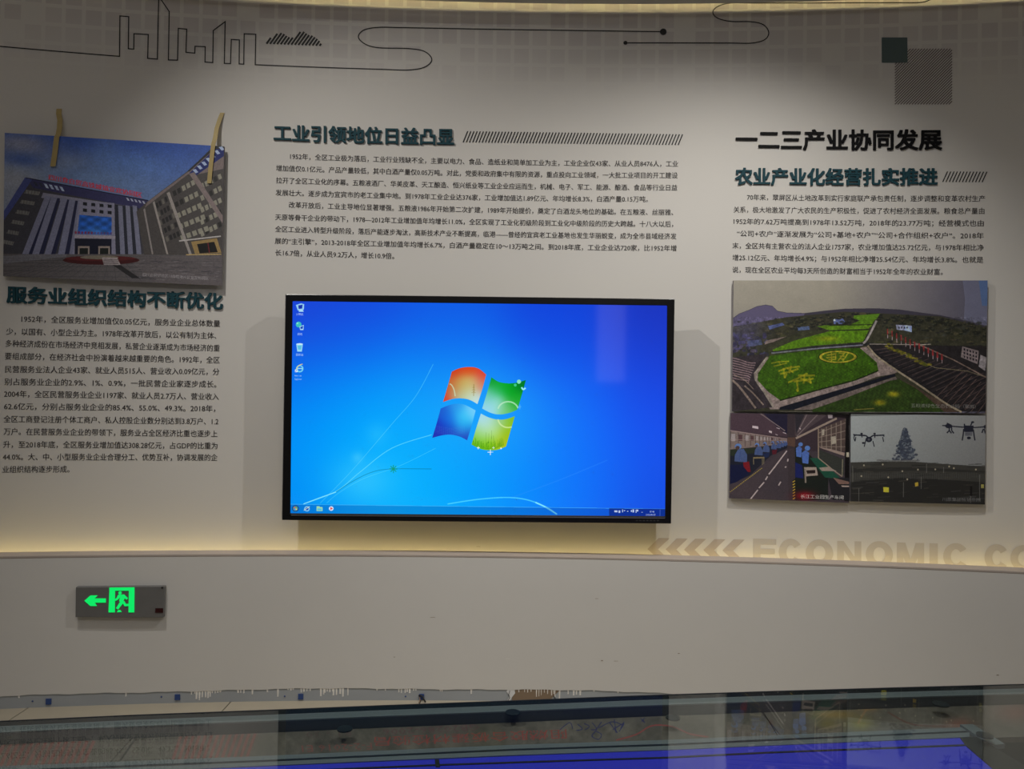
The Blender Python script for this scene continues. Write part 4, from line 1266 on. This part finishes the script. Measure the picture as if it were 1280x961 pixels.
    A.poly([z(1158, 368), z(1185, 380), z(1178, 440), z(1150, 420)], (104, 100, 104))
    # left terraces
    A.poly([z(50, 380), z(215, 362), z(150, 450), z(240, 600), z(50, 620)], (36, 32, 36))
    for k in range(9):
        y = 382 + k * 11
        A.line(catmull([z(55, y), z(90, y + 8), z(125, y + 20 - k), z(160 - k * 4, y + 22)]), 1.3, (110, 92, 96), .75)
    for (pts, w_) in (([(55, 480), (95, 520), (160, 605)], 2.6), ([(110, 505), (150, 540), (195, 590)], 1.8), ([(60, 455), (110, 480), (150, 520)], 1.0)):
        A.line(catmull([z(*p) for p in pts]), w_, (104, 92, 84), .8)
    for k in range(90):
        A.ell(*z(rg.uniform(150, 240), rg.uniform(450, 610)), 1.5, 1.2, rg.choice(((22, 30, 18), (38, 44, 26))), .7, n=7) if False else None
    A.line(catmull([z(212, 378), z(165, 440), z(160, 475), z(200, 535), z(240, 600)]), 2.6, (100, 94, 88))
    A.noise(.22, 1.4, box=(0, 396, 2000, 2000), seed=9); A.noise(.22, 4.0, box=(0, 396, 2000, 2000), seed=19); A.noise(.03, 1.2, seed=29)
    A.text('五粮液绿色生态农业园（翠屏）', z(852, 600), (6.05, .12), (0, -5.4), (112, 112, 112), .75)
    return A.image('farmland_picture', 2.8)


def art_factory():
    Q = [(913.3, 516.2), (1061, 518.5), (1061.5, 628.5), (911.5, 622.5)]
    A = Art(Q, 5, (44, 36, 42))
    z = lambda x, y: (905 + x / 7.394, 510 + y / 7.394)
    A.poly([z(50, 400), z(1180, 400), z(1180, 880), z(50, 880)], (50, 44, 50))
    A.poly([z(50, 20), z(580, 20), z(580, 265), z(50, 200)], (56, 44, 52)); A.poly([z(330, 20), z(580, 40), z(580, 240), z(480, 170)], (26, 24, 40))
    A.poly([z(650, 40), z(980, 40), z(690, 250), z(650, 260)], (58, 50, 54)); A.poly([z(650, 50), z(740, 60), z(660, 240)], (34, 32, 38))
    for (a_, b_, c_, d_) in ((290, 20, 560, 210), (760, 60, 680, 220), (860, 60, 670, 260)):
        A.line([z(a_, b_), z(c_, d_)], 1.2, (92, 82, 84))
    for x, y, w_, h_ in ((258, 160, 55, 26), (412, 205, 26, 22), (290, 36, 40, 8), (470, 238, 22, 8), (540, 222, 30, 10), (480, 178, 30, 10), (690, 180, 14, 14), (80, 275, 10, 8)):
        A.poly([z(x, y), z(x + w_, y + 8), z(x + w_, y + h_ + 6), z(x, y + h_ - 4)], (150, 140, 146))
    # left bench wall
    A.poly([z(55, 200), z(580, 290), z(580, 330), z(55, 380)], (94, 84, 82))
    rg = random.Random(5)
    for k in range(16):
        t_ = 1 - .86 ** k; x = 62 + 500 * t_; h_ = 60 * (1 - t_) + 8
        A.poly([z(x, 235 + 50 * t_), z(x + h_ * .6, 237 + 50 * t_), z(x + h_ * .6, 235 + 50 * t_ + h_), z(x, 235 + 50 * t_ + h_)], rg.choice(((120, 110, 112), (60, 40, 44), (128, 122, 124))), .85)
        A.line([z(x, 205 + 60 * t_), z(x, 360 - 40 * t_)], .8, (56, 44, 46), .8)
    A.line([z(55, 205), z(580, 285)], 1.2, (120, 104, 104), .8); A.line([z(55, 288), z(580, 300)], .7, (120, 104, 104), .7)
    A.poly([z(55, 400), z(580, 330), z(580, 370), z(430, 440), z(240, 620), z(60, 700)], (22, 24, 34))
    A.poly([z(55, 520), z(240, 520), z(230, 610), z(120, 680), z(55, 700)], (14, 18, 44))
    A.poly([z(55, 380), z(420, 355), z(400, 400), z(60, 440)], (30, 36, 28))
    # workers in light blue
    blue = (54, 68, 104)
    for (x, y, s_) in ((150, 430, 1.0), (315, 390, .66), (385, 370, .55), (455, 352, .44), (500, 345, .38), (530, 338, .32), (555, 332, .28), (572, 328, .22)):
        A.poly([z(x - 55 * s_, y + 60 * s_), z(x - 50 * s_, y), z(x - 20 * s_, y - 55 * s_), z(x + 30 * s_, y - 55 * s_), z(x + 62 * s_, y), z(x + 60 * s_, y + 70 * s_)], blue)
        A.ell(*z(x - 20 * s_, y - 78 * s_), 4.2 * s_, 3.6 * s_, (70, 96, 146)); A.ell(*z(x - 26 * s_, y - 66 * s_), 2.6 * s_, 2.4 * s_, (60, 46, 44))
        A.line([z(x, y - 30 * s_), z(x - 10 * s_, y + 55 * s_)], .7, (36, 50, 98), .7)
    A.poly([z(175, 500), z(230, 492), z(245, 590), z(220, 590), z(180, 540)], (92, 18, 26)); A.poly([z(440, 390), z(490, 380), z(480, 425), z(445, 430)], (64, 18, 28)); A.poly([z(360, 420), z(420, 410), z(410, 450), z(370, 460)], (20, 30, 60))
    A.poly([z(268, 452), z(370, 450), z(370, 464), z(268, 466)], (104, 92, 66)); A.line([z(270, 464), z(272, 520)], .8, (104, 96, 74)); A.line([z(352, 464), z(352, 525)], .8, (104, 96, 74)); A.line([z(366, 460), z(366, 515)], .8, (104, 96, 74))
    # aisle floor
    A.poly([z(580, 375), z(640, 375), z(640, 870), z(240, 860), z(50, 790), z(50, 760)], (54, 47, 52)); A.glow(*z(500, 700), 25, 30, (46, 42, 48), .6)
    A.poly([z(580, 60), z(650, 60), z(655, 380), z(640, 860), z(590, 860), z(585, 380)], (44, 38, 42), .7)
    A.poly([z(583, 270), z(655, 270), z(655, 360), z(583, 345)], (66, 50, 44))
    for (a_, b_, c_, d_) in ((240, 842, 310, 755), (320, 738, 368, 685), (380, 665, 400, 632), (412, 612, 470, 540), (470, 540, 578, 395), (500, 715, 520, 680), (585, 495, 590, 470), (560, 550, 572, 540)):
        A.line([z(a_, b_), z(c_, d_)], 1.6, (150, 140, 140), .9)
    for k in range(22):
        t_ = k / 22; A.line([z(55 + 300 * t_, 775 - 225 * t_), z(63 + 300 * t_, 768 - 225 * t_)], 1.0, (128, 116, 50))
    # right hand benches
    A.poly([z(655, 350), z(800, 440), z(960, 640), z(960, 850), z(650, 850)], (20, 24, 22))
    A.poly([z(655, 500), z(720, 530), z(730, 650), z(655, 640)], (20, 26, 72))
    for (x, y, s_) in ((690, 385, .7), (750, 430, .85)):
        A.poly([z(x - 34 * s_, y + 90 * s_), z(x - 40 * s_, y - 20 * s_), z(x, y - 50 * s_), z(x + 40 * s_, y - 20 * s_), z(x + 30 * s_, y + 100 * s_)], (60, 84, 142)); A.ell(*z(x + 22 * s_, y - 70 * s_), 4 * s_, 3.6 * s_, (66, 96, 150))
    A.poly([z(790, 460), z(870, 460), z(1080, 650), z(930, 640)], (22, 58, 46)); A.poly([z(870, 380), z(1110, 470), z(1110, 620), z(1000, 560), z(880, 470)], (40, 42, 40))
    A.poly([z(880, 365), z(920, 360), z(1115, 410), z(1110, 440)], (118, 104, 98))
    A.poly([z(870, 200), z(1140, 90), z(1130, 400), z(880, 360)], (62, 52, 50))
    for k in range(6):
        A.line([z(900 + k * 45, 190 - k * 18), z(900 + k * 45, 360 + k * 12)], 1.0, (112, 104, 96), .8)
    for k in range(4):
        A.line([z(875, 230 + k * 42), z(1135, 130 + k * 75)], .8, (116, 104, 98), .8)
    A.poly([z(985, 265), z(1030, 258), z(1035, 325), z(990, 335)], (128, 122, 112)); A.poly([z(905, 200), z(925, 195), z(925, 250), z(905, 255)], (128, 122, 112))
    A.line([z(660, 280), z(1040, 95)], 2.6, (116, 104, 96)); A.line([z(870, 190), z(870, 460), z(1000, 565), z(1090, 630)], 1.3, (112, 100, 88))
    A.line([z(1095, 470), z(1090, 630)], 1.4, (96, 92, 80)); A.poly([z(955, 55), z(1000, 55), z(1000, 95), z(960, 95)], (120, 112, 116))
    A.poly([z(1125, 60), z(1170, 60), z(1165, 860), z(1110, 860)], (12, 10, 12)); A.poly([z(1000, 60), z(1130, 65), z(1130, 95), z(1010, 80)], (20, 16, 18)); A.poly([z(1130, 405), z(1155, 405), z(1155, 450), z(1130, 450)], (140, 136, 124))
    A.poly([z(735, 545), z(850, 545), z(865, 620), z(750, 630)], (122, 112, 106)); A.poly([z(755, 575), z(840, 570), z(840, 600), z(765, 605)], (30, 24, 24)); A.line([z(745, 560), z(750, 690)], 2, (104, 96, 90))
    A.poly([z(875, 550), z(960, 540), z(1040, 580), z(900, 580)], (116, 106, 100)); A.poly([z(960, 645), z(1160, 640), z(1160, 850), z(1000, 850)], (26, 26, 30)); A.poly([z(1005, 640), z(1160, 680), z(1160, 700), z(1060, 700)], (96, 76, 70)); A.poly([z(1080, 712), z(1160, 715), z(1160, 728), z(1090, 726)], (128, 116, 112))
    for k in range(7):
        A.line([z(630, 840 - k * 26), z(652, 826 - k * 26)], 1.2, (140, 122, 40)); A.line([z(630, 828 - k * 26), z(652, 814 - k * 26)], 1.0, (16, 16, 14))
    A.glow(*z(740, 810), 12, 5.5, (120, 14, 26), .9, 2)
    A.noise(.10, 1.0, seed=12)
    A.text('长江工业园生产车间', z(700, 830), (6.1, .15), (0, -5.4), (190, 182, 180), .9)
    return A.image('workshop_picture', 2.6)


def art_drone():
    Q = [(1063.5, 517), (1232, 519.5), (1231, 630.5), (1063, 626.5)]
    A = Art(Q, 5, (100, 104, 106))
    z = lambda x, y: (1055 + x / 6.919, 510 + y / 6.919)
    t = np.clip((A.PY - 518) / 60, 0, 1)[..., None]; u = np.clip((A.PX - 1063) / 170, 0, 1)[..., None]
    A.a = ((np.array((118, 124, 126)) * (1 - u) + np.array((98, 100, 102)) * u) * (1 - .1 * t)).astype(np.float32)
    rg = random.Random(9)
    A.poly([z(55, 470), z(300, 462), z(600, 462), z(900, 485), z(1225, 505), z(1225, 850), z(55, 830)], (42, 42, 40))
    A.poly([z(55, 520), z(600, 510), z(1225, 545), z(1225, 560), z(600, 540), z(55, 560)], (28, 28, 28), .7)
    A.poly([z(55, 640), z(500, 600), z(1225, 640), z(1225, 850), z(55, 830)], (24, 24, 24), .85)
    for k in range(130):
        x = rg.uniform(60, 1220); y = rg.uniform(475, 810)
        A.line([z(x, y), z(x + rg.uniform(40, 120), y + rg.uniform(-8, 3))], rg.uniform(.4, 1.4), rg.choice(((34, 34, 32), (22, 22, 22), (54, 52, 46), (48, 48, 48))), .6)
    for k in range(60):
        x = 80 + k * 19; A.line([z(x, 560 + rg.uniform(-10, 10)), z(x, 600 + rg.uniform(0, 20))], .4, (66, 68, 72), .5)
    for x, y in ((172, 495), (335, 488), (505, 545), (640, 532), (790, 530), (910, 505), (950, 520), (1140, 532), (150, 588), (383, 598), (548, 615)):
        A.ell(*z(x, y), 1.1, 1.2, (126, 120, 104), .9, n=8)
    for x, ya_, yb2 in ((128, 695, 810), (515, 640, 770), (668, 595, 700), (1172, 575, 800), (715, 480, 560), (862, 510, 560), (1095, 690, 820), (75, 500, 640)):
        A.line([z(x, ya_), z(x, yb2)], .8, (84, 84, 82), .7)
    A.poly([z(340, 682), z(388, 685), z(388, 728), z(342, 726)], (142, 138, 44)); A.poly([z(614, 645), z(642, 640), z(644, 672), z(616, 678)], (130, 112, 40)); A.poly([z(1184, 660), z(1210, 660), z(1210, 692), z(1184, 692)], (110, 106, 60))
    A.poly([z(1090, 675), z(1108, 675), z(1108, 760), z(1092, 760)], (12, 12, 12))
    # tree
    A.poly([z(530 + (x - 530) * .72, y) for x, y in ((522, 165), (552, 190), (575, 240), (600, 290), (605, 340), (632, 365), (636, 420), (610, 450), (480, 455), (490, 410), (440, 395), (415, 375), (445, 335), (450, 295), (478, 250), (495, 190))], (44, 49, 60))
    for k in range(320):
        y = rg.uniform(175, 450); w_ = (y - 160) * .36 * (1 + .16 * math.sin(y * .16))
        A.ell(*z(530 + rg.uniform(-w_, w_), y), rg.uniform(.8, 2.4), rg.uniform(.6, 1.8), rg.choice(((44, 50, 62), (52, 58, 70), (36, 40, 50), (40, 44, 54), (40, 45, 56), (80, 86, 92))), .8, n=8)
    for x, y in ((445, 420), (430, 400), (455, 360), (500, 430), (565, 425), (540, 340)): A.ell(*z(x, y), 2.4, 1.3, (96, 100, 104), .6, n=8)
    for k in range(14): A.ell(*z(300 + k * 26, 456 + rg.uniform(-6, 4)), 3, 1.2, (66, 66, 66), .6, n=7)
    blk = (22, 24, 34)
    # left drone
    A.line([z(80, 232), z(190, 238), z(215, 262), z(250, 238), z(345, 234)], 1.7, blk); A.ell(*z(215, 272), 4.2, 3.4, blk); A.ell(*z(215, 272), 1.5, 1.3, (60, 62, 66))
    for pts in ([(190, 270), (175, 335)], [(250, 285), (262, 335)], [(155, 300), (182, 305)], [(92, 230), (85, 260), (95, 288), (102, 250)], [(335, 250), (343, 292)], [(152, 215), (155, 255)], [(265, 215), (268, 258)], [(345, 228), (345, 248)], [(80, 225), (100, 240)], [(160, 305), (180, 302)]):
        A.line([z(*p) for p in pts], 1.2, blk)
    A.ell(*z(152, 222), 1.6, 1.2, blk); A.ell(*z(265, 222), 1.6, 1.2, blk); A.ell(*z(168, 302), 2, 1.2, blk)
    # right drone
    A.line([z(850, 150), z(880, 152), z(1030, 165), z(1130, 168), z(1225, 162)], 1.5, blk); A.ell(*z(905, 155), 4.4, 2.8, blk); A.poly([z(1035, 150), z(1120, 152), z(1118, 205), z(1040, 205)], blk)
    A.poly([z(1045, 205), z(1110, 205), z(1108, 240), z(1048, 240)], (70, 72, 78)); A.text('P20', z(1052, 232), (3.6, 0), (0, -3.4), (30, 30, 36), .8)
    A.ell(*z(1080, 258), 2.5, 1.8, blk)
    for pts in ([(1035, 180), (1030, 235), (1022, 280)], [(1118, 185), (1125, 240), (1132, 280)], [(1095, 150), (1112, 115), (1122, 125)], [(1040, 135), (1045, 160)], [(930, 160), (932, 195), (950, 218)], [(912, 165), (910, 195), (890, 215)], [(912, 195), (930, 218)], [(890, 130), (930, 150)], [(1212, 150), (1225, 175)], [(1205, 180), (1192, 215)], [(1212, 178), (1222, 220)]):
        A.line([z(*p) for p in pts], 1.6, blk)
    A.ell(*z(1112, 122), 2.0, 1.2, blk); A.ell(*z(1222, 162), 2.4, 2.2, blk)
    A.noise(.04, 1.0, seed=14)
    A.text('川茶集团智慧茶园', z(850, 800), (6.0, .15), (0, -5.0), (92, 94, 96), .8)
    return A.image('drone_picture', 3.0)


b1 = board('picture_board', 'picture board of an office block with red roof sign, hung by tape', [(6, 166), (280, 183), (277, 357), (4, 345)], 0.030, art_building(), 0.012)
b2 = board('picture_board', 'wide picture board of green farmland with a round yellow crop emblem', [(917, 350.5), (1234.5, 350.5), (1232, 516.5), (915, 514)], 0.024, art_farm(), 0.015)
b3 = board('picture_board', 'small picture board of blue-clad workers in an assembly workshop', [(913.3, 516.2), (1061, 518.5), (1061.5, 628.5), (911.5, 622.5)], 0.024, art_factory(), 0.015)
b4 = board('picture_board', 'small picture board of two drones above a dark tea field', [(1063.5, 517), (1232, 519.5), (1231, 630.5), (1063, 626.5)], 0.024, art_drone(), 0.015)


def tape(label, pts, offs, wd):
    """pts: px centre line; offs: distance in front of wall"""
    v = []
    for (px, py), o_, in zip(pts, offs):
        for sx_ in (-1, 1):
            v.append(hit_c(px + sx_ * wd / 2, py, RU - o_))
    n_ = len(pts)
    v2 = v + [p + Vector((0, -0.0012, 0)) for p in v]
    N = len(v); f = []
    for i in range(n_ - 1):
        a = i * 2
        f += [(a, a + 1, a + 3, a + 2), (N + a, N + a + 2, N + a + 3, N + a + 1), (a, a + 2, N + a + 2, N + a), (a + 1, N + a + 1, N + a + 3, a + 3)]
    f += [(0, N, N + 1, 1), (N - 2, N - 1, 2 * N - 1, 2 * N - 2)]
    o = mesh('masking_tape', v2, f, m_tape); tag(o, label, 'tape', 'tape strips holding the office block picture')
    return o


tape('yellow masking tape strip over the top left of the office block picture', [(74, 136), (73.5, 142), (75, 150), (74.5, 160), (73, 168), (71, 171), (68.5, 192), (66, 208)],
     [.002, .006, .018, .032, .041, .043, .044, .0445], 6.6)
tape('yellow masking tape strip over the top right corner of the office block picture', [(278, 141), (275, 148), (271, 160), (269, 172), (266.5, 181), (265.5, 190), (263, 212), (261.5, 229)],
     [.002, .008, .018, .030, .0355, .0365, .0365, .0365], 5.4)

# ================================================================ DISPLAY TABLE
tab = thing('display_table', 'low glass-topped display table with a blue lit panel at the bottom of the view', 'table', (0.1, 1.6, 0))
edge_px = [(-260, 917), (-60, 906), (0, 902.3), (160, 895), (320, 889), (480, 882.6), (640, 876.7), (800, 870.3), (960, 865), (1120, 860.3), (1280, 856), (1400, 853.2), (1600, 848)]
E = [hit_z(*p, HG) for p in edge_px]
near = 0.95
E2 = [p.copy() for p in E]
poly_top = E + [Vector((E[-1].x, near, HG)), Vector((E[0].x, near, HG))]


def shift(pts, dy, z):
    return [Vector((p.x, p.y + dy, z)) for p in pts]


prism('glass_top', poly_top, (0, 0, -0.012), m_glass, tab)


def ribbon(name, A_, B_, z0, z1, material, parent=tab):
    """solid strip between polylines A_ (far) and B_ (near), from z1 down to z0"""
    n = len(A_); v = [Vector((p.x, p.y, z1)) for p in A_] + [Vector((p.x, p.y, z1)) for p in B_] + [Vector((p.x, p.y, z0)) for p in A_] + [Vector((p.x, p.y, z0)) for p in B_]
    f = []
    for i in range(n - 1):
        f += [(i, i + 1, n + i + 1, n + i), (2 * n + i, 3 * n + i, 3 * n + i + 1, 2 * n + i + 1), (i, 2 * n + i, 2 * n + i + 1, i + 1), (n + i, n + i + 1, 3 * n + i + 1, 3 * n + i)]
    f += [(0, n, 3 * n, 2 * n), (n - 1, 3 * n - 1, 4 * n - 1, 2 * n - 1)]
    return mesh(name, v, f, material, parent)


ribbon('outer_frame', shift(E, 0.004, 0), shift(E, -0.036, 0), 0.5040, 0.5075, m_alu)
ribbon('edge_rail', shift(E, 0.004, 0), shift(E, -0.036, 0), 0.470, 0.5038, m_rail)
ribbon('edge_shadow_strip', shift(E, 0.0085, 0), shift(E, 0.0042, 0), 0.48, 0.5202, m_pad)  # black strip standing in for the thin shadow gap along the glass edge
# cabinet body down to the floor
ribbon('cabinet_back', shift(E, -0.01, 0), shift(E, -0.04, 0), 0.0, 0.4695, m_cabinet)
box('cabinet_front', (E[0].x + .02, near + .01, 0), (E[-1].x - .02, near + .04, 0.5), m_cabinet, tab)
box('cabinet_floor', (E[0].x + .05, near + .05, 0.30), (E[-1].x - .05, min(p.y for p in E) - .05, 0.33), m_cabinet, tab)

# plywood deck just under the glass
ZP = 0.475
deckQ = [(-260, 917), (1600, 848), (1600, 940), (-260, 1040)]


def art_deck():
    Q = [(-60, 893), (1340, 845), (1340, 980), (-60, 1000)]
    A = Art(Q, 2, (62, 56, 53))
    A.noise(.18, 22, seed=21); A.noise(.12, 6, seed=22); A.noise(.08, 2.2, seed=23)
    red = (104, 38, 38)
    # slanted red stamp stripes at left
    for k in range(14):
        x = -10 + k * 8.5
        A.line([(x, 962), (x + 17, 926)], 4.0, red, .5)
    for k in range(13):
        x = 216 + k * 7.6
        A.line([(x, 950), (x + 12, 914 + k * .2)], 3.6, red, .5)
    # board joints
    A.line([(190, 898), (168, 925), (147, 955)], 2.4, (14, 10, 10)); A.line([(940, 875), (978, 922)], 1.2, (22, 14, 12), .8)
    # faded factory stamps, printed upside down to this side
    A.text('生产日期', (228, 920), (-18, .5), (0.5, 10), (42, 36, 36), .55)
    A.text('GB20286-2006', (600, 905), (-20, 1.0), (1.5, 11), (70, 34, 44), .5)
    A.text('B1 - 30', (440, 912), (-20, 1.0), (1.5, 11), (60, 40, 44), .45)
    A.text('阻燃胶合板建材检验局', (710, 912), (-24.5, 1.0), (1.2, 13), red, .45, offset=.01)
    A.text('F-2-2016 E1', (466, 928), (-19, .8), (1.5, 12), (104, 44, 44), .5)
    A.text('阻燃级', (100, 930), (-22, .8), (1.5, 13), (48, 36, 34), .5)
    # blue pen scribble
    ink = (20, 22, 62)
    for pts in ([(700, 912), (712, 903), (716, 911)], [(722, 905), (728, 911), (720, 913)], [(730, 904), (737, 908), (731, 912)], [(740, 903), (746, 911), (738, 912)],
                [(752, 902), (744, 914), (740, 920), (748, 924), (752, 918), (745, 914)], [(748, 910), (765, 902), (778, 906)], [(762, 903), (772, 916)], [(766, 912), (780, 904), (774, 914)], [(768, 899), (770, 916)], [(780, 902), (776, 910)], [(801, 898), (806, 903)], [(806, 897), (802, 902)]):
        A.line(catmull(pts, 5), .9, ink, .85)
    A.line(catmull([(770, 925), (795, 918), (815, 907), (840, 908), (862, 917), (885, 921)]), 1.6, (110, 40, 44), .7)
    for (x, y, rx, ry, c, a_) in ((1000, 880, 30, 4, (64, 74, 24), .6), (1045, 893, 26, 5, (104, 78, 34), .6), (1075, 905, 14, 7, (96, 88, 26), .6), (1035, 905, 12, 6, (84, 70, 26), .5), (1085, 885, 12, 4, (110, 74, 40), .5), (1200, 905, 16, 7, (96, 50, 44), .5), (1270, 890, 24, 10, (92, 48, 44), .5)):
        A.glow(x, y, rx, ry, c, a_, 1.6)
    A.line(catmull([(1072, 905), (1085, 885), (1105, 876)]), 2.5, (110, 74, 50), .4)
    A.line(catmull([(1110, 890), (1140, 905), (1185, 908)]), 2, (64, 32, 30), .6)
    return A, Q


A_, DQ = art_deck()
m_ply = print_mat('stamped_plywood', A_.image('deck_print', 3.2), rough=0.7, spec=0.2)
Pd = [hit_z(p[0], p[1], ZP) for p in DQ]
# split the deck in boards along the drawn joints, each with the sheet's UVs


def deck_board(poly_px):
    Hm = A_.H
    pts = [hit_z(x, y, ZP) for x, y in poly_px]
    uvs = []
    for x, y in poly_px:
        q = A_.m((x, y)); uvs.append((q[0] / A_.w, 1 - q[1] / A_.h))
    # subdivide along x for the perspective-correct lookup
    return pts, uvs


def strip_board(xa, xb, slant):
    n = 24; m_ = 6
    v, uv, f = [], [], []
    for j in range(m_ + 1):
        for i in range(n + 1):
            x = xa + (xb - xa) * i / n
            yt = np.interp(x, [p[0] for p in edge_px], [p[1] for p in edge_px]) - 1.5
            yb = yt + 66
            t = j / m_
            edge = 0
            xx = x + (slant[0] * t if i == 0 else slant[1] * t if i == n else (slant[0] * (1 - i / n) + slant[1] * i / n) * t)
            # points are laid on the deck plane, slightly under the glass frame at the far side
            p = hit_z(xx, yt + (yb - yt) * t, ZP)
            v.append(p); q = A_.m((xx, yt + (yb - yt) * t)); uv.append((q[0] / A_.w, 1 - q[1] / A_.h))
    for j in range(m_):
        for i in range(n):
            a = j * (n + 1) + i
            f.append((a, a + n + 1, a + n + 2, a + 1))
    o = mesh('plywood_board', v, f, m_ply, tab, uv)
    sd = o.modifiers.new('solid', 'SOLIDIFY'); sd.thickness = 0.015; sd.offset = -1
    return o


strip_board(-58, 192, (0, -60)); strip_board(193.2, 938, (-60, 40)); strip_board(939.2, 1338, (40, 0))

# inner frame of the lit panel: two pale strips with a dark groove, following the far edge
fx = [-60, 0, 160, 320, 480, 640, 835, 960, 1100, 1212]


def off_line(y_at):
    return [(x, np.interp(x, [-60, 0, 320, 640, 835, 960, 1212], y_at)) for x in fx]


ZF = 0.482
l1 = off_line([961, 957.5, 945, 930.8, 924.5, 919, 908.5]); l2 = off_line([966, 962.5, 950, 935.8, 929.5, 923.8, 913])
l3 = off_line([969, 965.5, 952.6, 938.2, 932, 926.2, 915.2]); l4 = off_line([974.5, 971, 957.3, 943.6, 937, 931.5, 920.8])
H_ = lambda L, z: [hit_z(x, y, z) for x, y in L]
ribbon('inner_frame', H_(l1, ZF), H_(l2, ZF), ZP + .0005, ZF, m_alu)
ribbon('frame_groove', H_(l2, ZF), H_(l3, ZF), ZP + .0003, ZP + .003, m_pad)
ribbon('inner_frame', H_(l3, ZF), H_(l4, ZF), ZP + .0005, ZF, m_alu)
# blue lit panel
l5 = off_line([976, 972.5, 958.5, 945, 937.8, 932.2, 921.8]); l6 = [(x, y + 60) for x, y in l5]
pan = [hit_z(x, y, ZF) for x, y in l5]
pr = [hit_z(1212, 922, ZF), hit_z(1330, 1030, ZF)]
nearp = [hit_z(1330, 1030, ZF), hit_z(-60, 1036, ZF)]
prism('lit_panel', pan + nearp, (0, 0, -0.006), m_led, tab)
# dark seam across the panel and the tick beside it
sm = [(300, 967), (545, 956.6), (640, 953.4), (835, 947.2), (960, 941), (1207, 931.6)]
ribbon('panel_seam', [hit_z(x, y - .9, ZF) for x, y in sm], [hit_z(x, y + .9, ZF) for x, y in sm], ZF + .0002, ZF + .0016, m_blackmat)
prism('seam_clip', [hit_z(*p, ZF + .0022) for p in ((543.5, 949), (549, 949), (550, 958), (544.5, 958))], (0, 0, -.002), m_blackmat, tab)
# black side band at the right end and the pale corner bracket
prism('side_band', [hit_z(*p, ZF + .0025) for p in ((1200, 921.5), (1222, 921), (1292, 963), (1330, 1000), (1300, 1030), (1258, 975), (1208, 932))], (0, 0, -.008), m_blackmat, tab)
prism('corner_bracket', [hit_z(*p, ZF + .006) for p in ((1200, 905), (1216, 904.8), (1256, 929.5), (1244, 931), (1228, 924))], (0, 0, -.012), m_alu, tab)


def pad(px, py, rx):
    c_ = hit_z(px, py, 0.506); r = rx / 961 * c_.y
    n = 28; v = []
    for z_ in (0.5078, 0.5045):
        v += [Vector((c_.x + r * math.cos(2 * math.pi * i / n), c_.y + r * math.sin(2 * math.pi * i / n), z_)) for i in range(n)]
    v2 = [Vector((c_.x + r * .55 * math.cos(2 * math.pi * i / n), c_.y + r * .55 * math.sin(2 * math.pi * i / n), .5078)) for i in range(n)]
    f = [tuple(range(n)), tuple(range(2 * n - 1, n - 1, -1))] + [(i, n + i, n + (i + 1) % n, (i + 1) % n) for i in range(n)]
    mesh('support_pad', v, f, m_pad, tab)


for a_ in ((431, 911, 9.5), (641, 890.5, 9.2), (841, 897, 8.6), (1176, 880, 9.6), (1231, 919, 9.6)):
    pad(*a_)

# small things at the foot of the wall
s_, z_ = sz(527, 872, R_B)
cb_ = thing('cable_stub', 'short dark cable end poking out at the foot of the wall', 'cable', cyl(s_, 0.0, 0.02, R_B))


def tube(name, pts, r, material, parent=None, n=8):
    v, f = [], []
    for i, p in enumerate(pts):
        d = (Vector(pts[min(i + 1, len(pts) - 1)]) - Vector(pts[max(i - 1, 0)])).normalized()
        u_ = d.cross(Vector((0.3, 0.2, 1))).normalized(); w_ = d.cross(u_)
        v += [Vector(p) + u_ * r * math.cos(2 * math.pi * k / n) + w_ * r * math.sin(2 * math.pi * k / n) for k in range(n)]
    for i in range(len(pts) - 1):
        for k in range(n):
            f.append((i * n + k, i * n + (k + 1) % n, (i + 1) * n + (k + 1) % n, (i + 1) * n + k))
    f += [tuple(range(n - 1, -1, -1)), tuple(range((len(pts) - 1) * n, len(pts) * n))]
    return mesh(name, v, f, material, parent, smooth=True)


g_ = lambda ds, z, off: cyl(s_ + ds, z, off, R_B)
tube('cable_jacket', [g_(-.012, .022, .002), g_(-.004, .026, .01), g_(.006, .022, .014), g_(.012, .012, .018), g_(.02, .005, .03)], .0035, m_blackmat, cb_)
tube('copper_core', [g_(-.008, .016, .004), g_(-.006, .006, .02), g_(-.008, .0025, .035)], .0025, m_brown, cb_)
s2, _ = sz(692, 872, R_B)
h_ = lambda ds, z, off: cyl(s2 + ds, z, off, R_B)
o = tube('wire_scrap', [h_(0, .03, .004), h_(.004, .022, .012), h_(.02, .02, .03), h_(.045, .022, .05), h_(.07, .018, .055)], .0022, m_blackmat)
tag(o, 'thin dark wire scrap sticking out beside the bare brown patch', 'wire')
s3, _ = sz(636, 872, R_B)
k_ = lambda ds, z, off: cyl(s3 + ds, z, off, R_B)
o = tube('loose_wire', [k_(0.004, .048, .003), k_(-.002, .03, .006), k_(.004, .02, .01), k_(-.004, .01, .02), k_(.004, .004, .03), k_(.012, .0025, .04)], .0014, m_blackmat)
tag(o, 'loose thin wire hanging in front of the torn white flap', 'wire')
